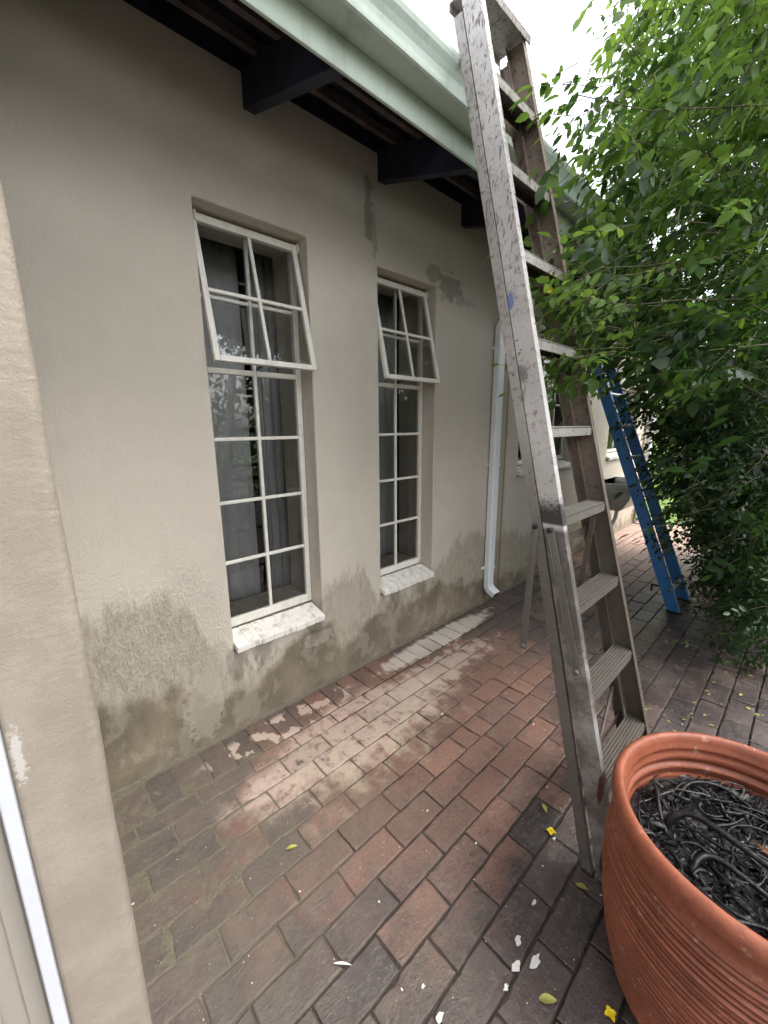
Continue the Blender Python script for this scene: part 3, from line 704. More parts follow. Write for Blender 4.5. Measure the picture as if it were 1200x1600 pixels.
for z in (.30, 1.05, 1.9, 2.55):
    g = MB(); xm = (ra(z) + rb(z)) / 2 - .004; g.box(xm - .002, xm + .001, yn(z) + .004, yf(z) + .019, z - .016, z + .016); g.build('rear_crossbar', M['alu_dark'], lad)
g = MB(); z = .42; g.tube([(ra(.16) + .012, yn(.16) + .02, .16), (ra(.42) + .012, yf(.42) + .01, .42)], .007, 6); g.build('diagonal_brace', M['alu_dark'], lad)
def bar(name, p, q, y, wid, parent, mat, yq=None):
    g = MB(); p = Vector((p[0], 0, p[1])); q = Vector((q[0], 0, q[1])); d = (q - p).normalized(); n_ = Vector((-d.z, 0, d.x)) * wid / 2
    yq = y if yq is None else yq
    def P(v, yy): return (v.x, yy, v.z)
    a, b = p - d * .008, q + d * .008
    g.hexa([P(a - n_, y), P(b - n_, yq), P(b + n_, yq), P(a + n_, y)], [P(a - n_, y - .003), P(b - n_, yq - .003), P(b + n_, yq - .003), P(a + n_, y - .003)])
    g.hexa([P(a - n_, y - .0032), P(b - n_, yq - .0032), P(b - n_ * .8, yq - .0032), P(a - n_ * .8, y - .0032)], [P(a - n_, y - .008), P(b - n_, yq - .008), P(b - n_ * .8, yq - .008), P(a - n_ * .8, y - .008)])
    o = g.build(name, mat, parent, bevel=.0008)
    return o
bar('spreader', (1.146, 1.132), (1.141, .70), 1.246, .021, lad, M['alu_rear'], 1.228)
bar('spreader', (1.196, 1.128), (1.326, .690), 1.245, .024, lad, M['alu_rear'], 1.2265)
g = MB(); g.box(1.186, 1.190, 0, .001, 0, .001)
bar('spreader', (1.200, 1.110), (1.175, .80), 1.60, .018, lad, M['alu_dark'])
for x, y, z in ((1.146, 1.2385, 1.132), (1.196, 1.238, 1.128), (1.326, 1.219, .690), (1.141, 1.2195, .705)):
    g = MB(); g.tube([(x, y + .006, z), (x, y - .004, z), (x, y - .006, z)], [.009, .009, .005], 10); g.build('rivet', M['black'] if z > 1 else M['alu_rear'], lad, smooth=True)
for (A_, B_, Y_, sd_) in ((fa, xr, yn, 1), (fa, xr, lambda z: yf(z) + .026, -1), (ra, rb, yn, 1), (ra, rb, lambda z: yf(z) + .022, -1)):
    g = MB(); y = Y_(0); a, b = A_(0) - .001, B_(0) + .001
    g.hexa([(a, y - sd_ * .001, 0), (b, y - sd_ * .001, 0), (b, y + sd_ * .028, 0), (a, y + sd_ * .028, 0)], [(A_(.03) + .0015, Y_(.03) + sd_ * .0042, .03), (B_(.03) - .004, Y_(.03) + sd_ * .0042, .03), (B_(.03) - .004, Y_(.03) + sd_ * .024, .03), (A_(.03) + .0015, Y_(.03) + sd_ * .024, .03)])
    g.build('foot', M['black'], lad)

# ------------------------------------------------------------------ the blue extension ladder further on
bl = empty('blue_ladder', (1.16, 3.83, 0)); tag(bl, 'blue painted ladder leaning up under the eaves behind the aluminium stepladder', 'ladder')
bx = lambda z: 1.203 - .397 * z        # right edge of the stile
for y in (3.65, 3.985):
    g = MB(); rings = []
    for k in range(2):
        z = (.0, 2.62)[k]; b = bx(z); a = b - .088
        rings.append([(a, y, z), (b, y, z), (b, y + .03, z), (a, y + .03, z)])
    g.loft(rings); g.build('stile', M['blue'], bl, bevel=.003)
for y in (3.55,): pass
for k in range(10):
    z = .172 + .2548 * k; x = 1.094 + .03 - .397 * (z - .172) - .012; r_ = .0165
    if z > 2.55: break
    g = MB(); g.tube([(x, 3.646, z), (x, 3.999, z)], r_, 8, False)
    g.build('rung', M['rung'], bl)
    g = MB(); g.tube([(x, 3.6455, z), (x, 3.6475, z)], r_ * .6, 8, True); g.build('rung_hole', M['black'], bl)
for y in (3.645, 3.98):
    g = MB(); g.box(bx(0) - .096, bx(0) + .004, y, y + .04, 0, .018); g.build('foot', M['black'], bl, bevel=.002)
g = MB(); x = bx(.19) - .10; g.box(x - .045, x + .03, 3.652, 3.664, .185, .20); g.box(x - .045, x - .033, 3.652, 3.664, .14, .1845); g.build('hook', M['black'], bl)
# ------------------------------------------------------------------ steel trough on the wall
tr = empty('wash_trough', (.2, 5.3, 0)); tag(tr, 'grey metal wash trough fixed to the far wall with a pale drain hose below', 'trough')
g = MB(); x0, x1, y0, y1 = .004, .43, 5.0, 5.75
rings = []
for z, i in ((.47, .10), (.50, .075), (.62, .03), (.735, .02), (.745, 0), (.795, 0), (.795, .015), (.75, .03), (.62, .045), (.50, .09)):
    rings.append([(x0 + (i if i > .02 and False else 0), y0 + i, z), (x1 - i * 1.6, y0 + i, z), (x1 - i * 1.6, y1 - i, z), (x0, y1 - i, z)])
g.loft(rings, True, True); g.build('basin', M['steel'], tr, bevel=.004)
g = MB(); g.tube([(.22, 5.2, .47), (.22, 5.18, .38), (.20, 5.12, .28), (.12, 5.05, .17), (.10, 4.95, .08), (.14, 4.8, .035), (.2, 4.6, .03)], .022, 10); g.build('drain_hose', M['white_pipe'], tr, smooth=True)
# ------------------------------------------------------------------ terracotta pot
PC = (1.7885, 1.150)
pot = empty('terracotta_pot', (*PC, 0)); tag(pot, 'large ribbed terracotta pot holding black dead roots at the foot of the stepladder', 'pot')
def interp(pts, x):
    for (a, b), (c, d) in zip(pts, pts[1:]):
        if x <= c: t = (x - a) / (c - a); t = t * t * (3 - 2 * t) * .35 + t * .65; return lerp(b, d, t)
    return pts[-1][1]
prof = []
outer = [(0, .240), (.04, .262), (.10, .275), (.20, .291), (.30, .299), (.38, .299), (.44, .293), (.475, .287)]
z = 0
while z < .4751:
    am = .0050 * min(1, max(0, (.462 - z) / .03)) * min(1, z / .03)
    prof.append((interp(outer, z) + am * math.sin(z / .0138 * math.tau) + .0016 * math.sin(z * 71) + .0012 * math.sin(z * 223), z)); z += .00155
prof += [(.285, .490), (.290, .498), (.2985, .505), (.3035, .512), (.3045, .522), (.3035, .535), (.299, .546), (.292, .552), (.287, .5535), (.281, .551), (.2765, .545), (.2735, .535), (.271, .52)]
z = .515
while z > .34: prof.append((.269 - .09 * (.515 - z) + .0022 * math.sin(z / .033 * math.tau) + (.006 * math.exp(-((z - .468) / .006) ** 2)), z)); z -= .003
n = 150; rings = []
for r_, z in prof:
    rg = []
    for k in range(n):
        a = math.tau * k / n; q = .0016 * mnoise.noise(Vector((math.cos(a) * 2, math.sin(a) * 2, z * 9))) + .0008 * mnoise.noise(Vector((math.cos(a) * 9, math.sin(a) * 9, z * 160)))
        rg.append((PC[0] + (r_ + q) * math.cos(a), PC[1] + (r_ + q) * math.sin(a), z + .0012 * mnoise.noise(Vector((math.cos(a) * 1.5, math.sin(a) * 1.5, z * 3)))))
    rings.append(rg)
g = MB(); g.loft(rings, True, False); b_ = len(g.v); g.f.append(tuple(range(n - 1, -1, -1))); g.build('pot_body', M['pot'], pot, smooth=True)
SZ = .425
g = MB(); rings = []
for i in range(16):
    r_ = .256 * (1 - i / 15.5)
    rings.append([(PC[0] + r_ * math.cos(math.tau * k / 60), PC[1] + r_ * math.sin(math.tau * k / 60), SZ + .018 * mnoise.noise(Vector((r_ * math.cos(math.tau * k / 60) * 22, r_ * math.sin(math.tau * k / 60) * 22, 0)))) for k in range(60)])
g.loft(rings, True, False); o = g.build('potting_soil', M['potsoil'], smooth=True); tag(o, 'black soggy soil filling the terracotta pot', 'soil', kind='stuff')
def rooty(g, x, y, z, L, r_, n=9, curl=1.0, a0=None, zmax=.05):
    a = random.random() * math.tau if a0 is None else a0; pts = []; rr = []; k = random.uniform(-1, 1) * curl; el = random.uniform(-.15, .35)
    for i in range(n):
        t = i / (n - 1); pts.append((x, y, z)); rr.append(r_ * (1 - .55 * t) * random.uniform(.85, 1.15))
        a += k * .30 + random.gauss(0, .16); x += math.cos(a) * L / n; y += math.sin(a) * L / n; z += (el * (1 - 2 * t)) * L / n
        d = math.hypot(x - PC[0], y - PC[1])
        if d > .235: x = PC[0] + (x - PC[0]) * .235 / d; y = PC[1] + (y - PC[1]) * .235 / d; a += .5
        z = max(z, SZ + .003)
    g.tube(pts, rr, 6)
g = MB(); g2 = MB()
for i in range(230):
    a = random.random() * math.tau; d = .235 * math.sqrt(random.random())
    rooty(g if random.random() < .76 else g2, PC[0] + d * math.cos(a), PC[1] + d * math.sin(a), SZ + random.uniform(.0, .040), random.uniform(.05, .18), random.choice((.0014, .002, .003, .0045, .006)), 9, 1.0)
tag(g.build('root_tangle', M['root'], smooth=True), 'matted thin black roots lying over the soil in the terracotta pot', 'roots', kind='stuff')
tag(g2.build('twig_litter', M['root2'], smooth=True), 'thin grey twigs scattered through the black roots in the pot', 'twigs', kind='stuff')
def soggy():
    P = []; D = []; N = []; L = []; T = []
    for i in range(900):
        a = random.random() * math.tau; d = .24 * math.sqrt(random.random())
        P.append((PC[0] + d * math.cos(a), PC[1] + d * math.sin(a), SZ + random.uniform(.004, .03))); D.append((random.gauss(0, 1), random.gauss(0, 1), random.gauss(0, .25))); N.append((random.gauss(0, .4), random.gauss(0, .4), 1)); L.append(random.uniform(.008, .034)); T.append(0)
    return P, D, N, L, T
def big(pts, r_, lab):
    P = [Vector(p) for p in pts]; Q = []
    for i in range(len(P) - 1):
        p0, p1, p2, p3 = P[max(i - 1, 0)], P[i], P[i + 1], P[min(i + 2, len(P) - 1)]
        for k in range(7):
            t = k / 7; Q.append(.5 * ((2 * p1) + (-p0 + p2) * t + (2 * p0 - 5 * p1 + 4 * p2 - p3) * t * t + (-p0 + 3 * p1 - 3 * p2 + p3) * t ** 3))
    Q.append(P[-1]); g = MB(); g.tube(Q, [r_ * (1 - .3 * i / len(Q)) * random.uniform(.93, 1.07) for i in range(len(Q))], 9)
    tag(g.build('thick_root', M['root'], smooth=True), lab, 'root', 'thick roots arching over the pot')
cx, cy = PC
big([(cx - .165, cy - .045, .43), (cx - .160, cy - .03, .465), (cx - .125, cy - .01, .487), (cx - .06, cy - .02, .49), (cx + .02, cy - .035, .485), (cx + .13, cy - .04, .47), (cx + .22, cy - .03, .445)], .0095, 'thickest black root arching across the middle of the pot')
big([(cx - .09, cy - .165, .43), (cx - .095, cy - .12, .462), (cx - .07, cy - .085, .472), (cx - .01, cy - .09, .47), (cx + .08, cy - .105, .455), (cx + .15, cy - .12, .435)], .0075, 'black root hooking forward from below the thickest arch')
big([(cx - .21, cy + .07, .44), (cx - .205, cy + .02, .47), (cx - .185, cy - .03, .455), (cx - .15, cy - .08, .43)], .007, 'black root curling up against the left inside of the pot')
big([(cx - .17, cy + .05, .44), (cx - .15, cy + .12, .47), (cx - .09, cy + .17, .468), (cx - .02, cy + .16, .455), (cx + .05, cy + .12, .44)], .0055, 'long black root looping along the back of the pot')
g = MB(); pts = [(cx - .005, cy + .03, .472), (cx + .03, cy + .01, .474), (cx + .07, cy - .002, .470), (cx + .12, cy + .01, .462)]
g.loft([[(x, y - wd, z), (x, y, z + .004), (x, y + wd, z)] for (x, y, z), wd in zip(pts, (.001, .006, .007, .001))], False, False)
tag(g.build('dry_leaf', M['lightleaf']), 'narrow orange dry leaf lying on the roots in the pot', 'leaf')

# ------------------------------------------------------------------ leaves
LEAF_V = np.array([[0, 0, 0], [.28, .40, .09], [.28, 0, 0], [.28, -.40, .09], [.62, .42, .07], [.62, 0, 0], [.62, -.42, .07], [1, 0, 0]], float)
LEAF_F = np.array([[0, 1, 2, 2], [0, 2, 3, 3], [1, 4, 5, 2], [2, 5, 6, 3], [4, 7, 5, 5], [5, 7, 6, 6]])
def leaf_mesh(name, P, D, N, L, Wd, tone, mat, parent, droop=.18):
    """one mesh of folded pointed leaves: base P, direction D, face normal N, length L, width Wd"""
    P, D, N = map(np.asarray, (P, D, N)); n = len(P)
    D = D / np.linalg.norm(D, axis=1, keepdims=True); S = np.cross(N, D); S /= np.linalg.norm(S, axis=1, keepdims=True) + 1e-9; N = np.cross(D, S)
    L = np.asarray(L)[:, None, None]; Wd = np.asarray(Wd)[:, None, None]
    u = LEAF_V[None, :, 0:1]; v = LEAF_V[None, :, 1:2]; h = LEAF_V[None, :, 2:3]
    V = P[:, None] + D[:, None] * u * L + S[:, None] * v * Wd + N[:, None] * (h * L * .7 - droop * u ** 2 * L)
    V = V.reshape(-1, 3)
    tri = []; base = (np.arange(n) * 8)[:, None]
    quads = np.array([[1, 4, 5, 2], [2, 5, 6, 3]]); tris = np.array([[0, 1, 2], [0, 2, 3], [4, 7, 5], [5, 7, 6]])
    q = (base[:, None] + quads[None]).reshape(-1, 4); t = (base[:, None] + tris[None]).reshape(-1, 3)
    me = bpy.data.meshes.new(name); me.vertices.add(len(V)); me.vertices.foreach_set('co', V.astype('f').ravel())
    loops = np.concatenate([q.ravel(), t.ravel()]); me.loops.add(len(loops)); me.loops.foreach_set('vertex_index', loops.astype('i'))
    st = np.concatenate([np.arange(len(q)) * 4, len(q) * 4 + np.arange(len(t)) * 3]); me.polygons.add(len(st)); me.polygons.foreach_set('loop_start', st.astype('i'))
    me.polygons.foreach_set('use_smooth', np.ones(len(st), bool)); me.update(calc_edges=True); me.validate()
    ca = me.color_attributes.new('tone', 'FLOAT_COLOR', 'POINT'); T = np.repeat(np.asarray(tone), 8); ca.data.foreach_set('color', np.stack([T, T, T, np.ones_like(T)], 1).astype('f').ravel())
    me.materials.append(mat); o = bpy.data.objects.new(name, me); col.objects.link(o)
    if parent is not None:
        o.parent = parent; o.matrix_parent_inverse = Matrix.Translation(-parent.location)
    return o
class Sprigs:
    def __init__(s): s.P = []; s.D = []; s.N = []; s.L = []; s.W = []; s.T = []; s.tw = MB()
    def sprig(s, p, d, length, leaflen, pairs, tone, grav=.9, twig=True, wr=.46):
        p = np.array(p, float); d = np.array(d, float); d /= np.linalg.norm(d)
        up = rng.normal(size=3) * .35 + np.array([0, 0, 1.0]); side = np.cross(d, up); side /= np.linalg.norm(side) + 1e-9
        pts = [p.copy()]; st = length / (pairs + 1)
        for k in range(pairs + 1):
            d = d + np.array([0, 0, -grav]) * st * 1.6 + rng.normal(size=3) * .05; d /= np.linalg.norm(d)
            p = p + d * st; pts.append(p.copy())
            nrm = np.cross(side, d)
            if nrm[2] < 0: nrm = -nrm
            last = k == pairs
            for sg in ((0,) if last else (-1, 1)):
                dd = d if last else d * .55 + side * sg * .85 + rng.normal(size=3) * .18 + np.array([0, 0, -.22])
                s.P.append(p + rng.normal(size=3) * .002); s.D.append(dd); s.N.append(nrm + rng.normal(size=3) * .38)
                l = leaflen * rng.uniform(.65, 1.15) * (1.15 if last else 1); s.L.append(l); s.W.append(l * wr * rng.uniform(.8, 1.2)); s.T.append(min(1, max(0, tone + rng.normal() * .16)))
        if twig: s.tw.tube(pts, [max(.0007, .0016 * (1 - i / len(pts))) for i in range(len(pts))], 3, False)
    def build(s, name, mat, parent):
        return leaf_mesh(name, s.P, s.D, s.N, s.L, s.W, s.T, mat, parent)
BL = [(0.97,3.16,3.63),(0.72,3.74,3.82),(1.42,5.36,1.75),(1.39,5.31,1.25),(1.39,3.36,2.44),(1.36,3.59,1.75),(1.02,4.93,1.61),(1.30,3.04,3.27),(1.16,3.47,2.64),(1.23,4.33,1.21),(0.99,3.54,1.94),(1.47,3.07,2.35),(1.20,1.97,1.90),(1.27,3.42,3.03),(0.76,3.13,3.11),(0.87,3.46,2.64),(1.46,2.64,2.66),(0.99,2.27,2.44),(1.22,3.95,3.34),(0.74,3.50,3.25),(1.04,5.32,1.95),(1.10,4.77,1.99),(1.49,4.18,1.39),(1.19,4.93,0.81),(0.97,3.09,2.32),(1.21,3.62,1.10),(1.12,3.23,1.55),(1.32,2.37,2.39),(1.22,2.75,3.35),(1.43,3.76,2.10),(1.35,4.50,1.41),(1.05,2.42,2.75),(1.38,3.07,1.99),(1.15,5.23,0.46),(1.45,4.23,2.11),(1.72,3.62,0.73),(1.61,4.45,0.50),(1.27,3.04,2.75),(1.33,2.77,3.06),(1.83,3.47,0.23),(0.88,4.25,1.80),(1.36,4.44,0.27),(1.17,2.05,2.64),(1.00,2.72,2.40),(1.44,3.68,0.62),(1.24,4.10,3.08),(1.00,3.36,2.40),(0.89,4.50,1.07),(1.39,2.52,2.12),(1.31,4.22,2.35),(1.60,4.14,0.18),(1.05,3.81,3.07),(1.20,2.60,1.91),(1.53,2.54,2.39),(1.18,3.72,2.82),(1.57,3.36,0.67),(1.34,4.34,3.25),(0.89,4.31,1.39),(1.24,2.90,1.69),(0.93,2.96,2.80),(1.50,5.91,1.94),(1.62,4.17,1.11),(1.09,4.79,3.83),(0.95,2.72,3.00),(1.00,2.46,2.10),(1.12,4.19,3.83),(1.43,3.12,1.38),(1.26,4.34,1.76),(1.10,3.69,2.18),(1.49,4.68,2.30),(0.95,4.30,3.22),(1.27,4.38,0.93),(0.41,4.01,3.74),(1.09,3.70,3.49),(1.30,2.28,1.78),(1.38,4.52,2.90),(1.68,4.12,0.67),(1.25,3.39,3.62),(0.90,4.18,2.61),(1.49,4.77,1.54),(1.36,2.07,2.27),(0.42,3.67,3.11),(1.08,1.94,2.34),(1.55,3.26,1.89),(1.09,3.38,3.96),(1.62,3.77,0.99),(1.67,5.25,0.83),(1.47,3.94,1.16),(0.92,4.06,3.98),(1.42,3.98,1.64),(1.48,3.66,2.62),(1.54,4.95,0.87),(1.04,2.80,3.65),(1.23,3.54,1.44),(1.45,2.77,2.26),(0.84,3.85,3.48),(1.46,5.33,0.23),(1.43,3.39,1.58),(1.46,5.84,1.34),(1.32,3.38,2.04),(1.59,4.70,0.15),(1.19,4.65,1.59),(0.99,2.18,2.08),(1.00,3.24,2.10),(1.78,5.30,0.19),(1.40,2.94,0.77),(1.56,5.04,1.18),(1.23,2.49,3.17),(0.91,4.02,2.29),(1.66,4.78,0.41),(1.24,5.09,1.82),(1.51,3.48,0.38),(1.08,4.56,3.01),(1.63,3.57,1.32),(1.09,4.99,1.26),(1.45,5.62,0.41),(1.73,2.97,0.23),(1.48,5.21,0.52),(1.63,3.28,1.12),(1.31,3.88,0.94),(1.63,5.61,0.88),(0.99,3.51,3.10),(0.98,3.65,4.00),(1.62,3.03,0.91),(1.26,3.31,3.33),(1.28,3.93,0.62),(1.42,1.93,1.72),(1.15,4.66,0.95),(1.30,2.32,2.95),(1.15,2.12,3.14),(1.51,2.15,1.93),(1.29,4.60,3.48),(1.25,3.64,3.73),(0.60,4.34,3.95),(1.02,3.90,1.22),(0.72,3.90,3.16),(1.31,4.25,2.69),(1.31,5.37,2.02),(0.70,3.24,3.83),(1.58,4.03,1.87),(1.61,5.36,1.54),(1.63,3.87,0.51),(0.92,3.52,1.60),(0.61,4.11,3.48),(1.26,4.50,3.99),(1.14,2.66,2.65),(1.28,4.00,3.95),(1.47,3.29,2.71),(1.34,4.30,0.58),(0.92,4.42,3.70),(1.40,2.84,1.03),(0.98,3.06,1.85),(1.26,3.94,2.44),(0.97,3.17,3.30),(1.55,4.59,1.22),(1.51,2.34,2.66),(1.23,4.04,3.63),(0.84,3.01,3.86),(1.26,4.82,3.28),(0.87,3.90,1.67),(1.30,5.43,0.90),(1.01,3.24,2.80),(0.49,3.73,3.58),(1.74,3.07,0.50),(1.10,4.26,3.49),(0.79,2.96,3.33),(1.66,5.76,1.13),(1.63,2.86,1.79),(0.85,3.68,2.93),(1.81,3.35,0.51),(1.16,3.99,2.09),(1.82,3.85,0.12),(1.43,3.75,0.17),(0.90,2.82,2.03),(1.21,3.04,1.15),(1.77,5.50,0.44),(1.37,4.80,2.85),(1.36,4.79,0.27),(1.30,4.99,3.70),(0.70,4.03,3.73),(0.93,3.82,1.92),(1.25,4.53,2.33),(0.91,5.17,1.70),(1.38,4.81,1.09),(1.34,4.68,1.89),(1.58,4.48,1.95),(1.62,3.91,1.45),(1.72,5.03,0.16),(1.34,3.20,0.83),(1.46,4.88,0.59),(1.14,3.36,1.79),(1.28,2.90,2.51),(1.19,4.68,0.47),(1.25,3.84,1.43),(1.15,5.67,1.65),(0.87,2.62,2.70),(1.24,3.98,2.71),(1.20,4.33,2.13),(1.13,3.06,3.05),(0.97,5.07,0.65),(1.03,3.77,2.60),(0.77,3.43,3.51),(0.89,4.61,1.59),(1.56,3.36,2.22),(1.72,5.97,0.68),(0.96,4.26,2.94),(1.49,2.48,1.87),(1.53,4.95,1.92),(1.04,5.34,1.15),(0.63,3.51,3.99),(0.91,5.03,1.97),(1.16,5.26,1.54),(1.58,5.07,1.49),(1.55,3.49,0.91),(1.77,4.09,0.40),(1.64,4.66,0.92),(1.37,3.83,3.13),(1.55,3.54,1.99),(1.44,5.62,1.89) ]
shr = empty('garden_shrub', (2.15, 3.9, 0)); tag(shr, 'big dense green shrub arching over the paving along the right side', 'shrub')
P, D, N, L, T = soggy(); tag(leaf_mesh('soggy_leaves', P, D, N, L, np.array(L) * .45, T, M['root'], None, .1), 'black rotting leaf scraps among the roots in the terracotta pot', 'leaf scraps', kind='stuff')
S = Sprigs()
for (x, y, z) in BL:
    near = y < 2.6 and z > 1.5
    k = 30 if near else 34
    if z < .8: k = 20
    low_shade = max(0, min(1, (1.5 - z) / .5))
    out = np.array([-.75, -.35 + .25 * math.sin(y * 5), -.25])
    if near and x < 1.16: k = 15
    for i in range(k):
        p = np.array((x, y, z)) + rng.normal(size=3) * np.array([.085, .11, .095])
        if p[2] < .06: continue
        if p[0] < .80 and p[2] > 2.3 and p[2] < 3.0: continue
        if 1.0 < p[1] < 1.95 and p[0] < 1.1: continue
        d = out + rng.normal(size=3) * .55
        ll = rng.choice([.046, .060, .074] if near else [.032, .046, .062], p=[.35, .4, .25]) * (1.0 if z > .9 else .8)
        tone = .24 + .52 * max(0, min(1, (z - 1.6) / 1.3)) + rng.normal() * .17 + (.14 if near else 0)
        tone = tone * (1 - .6 * low_shade)  # light above and shade below are put into the leaf tone
        S.sprig(p, d, rng.uniform(.10, .24), ll, rng.integers(2, 6), tone, grav=1.3, twig=rng.random() < .8, wr=rng.uniform(.42, .62))
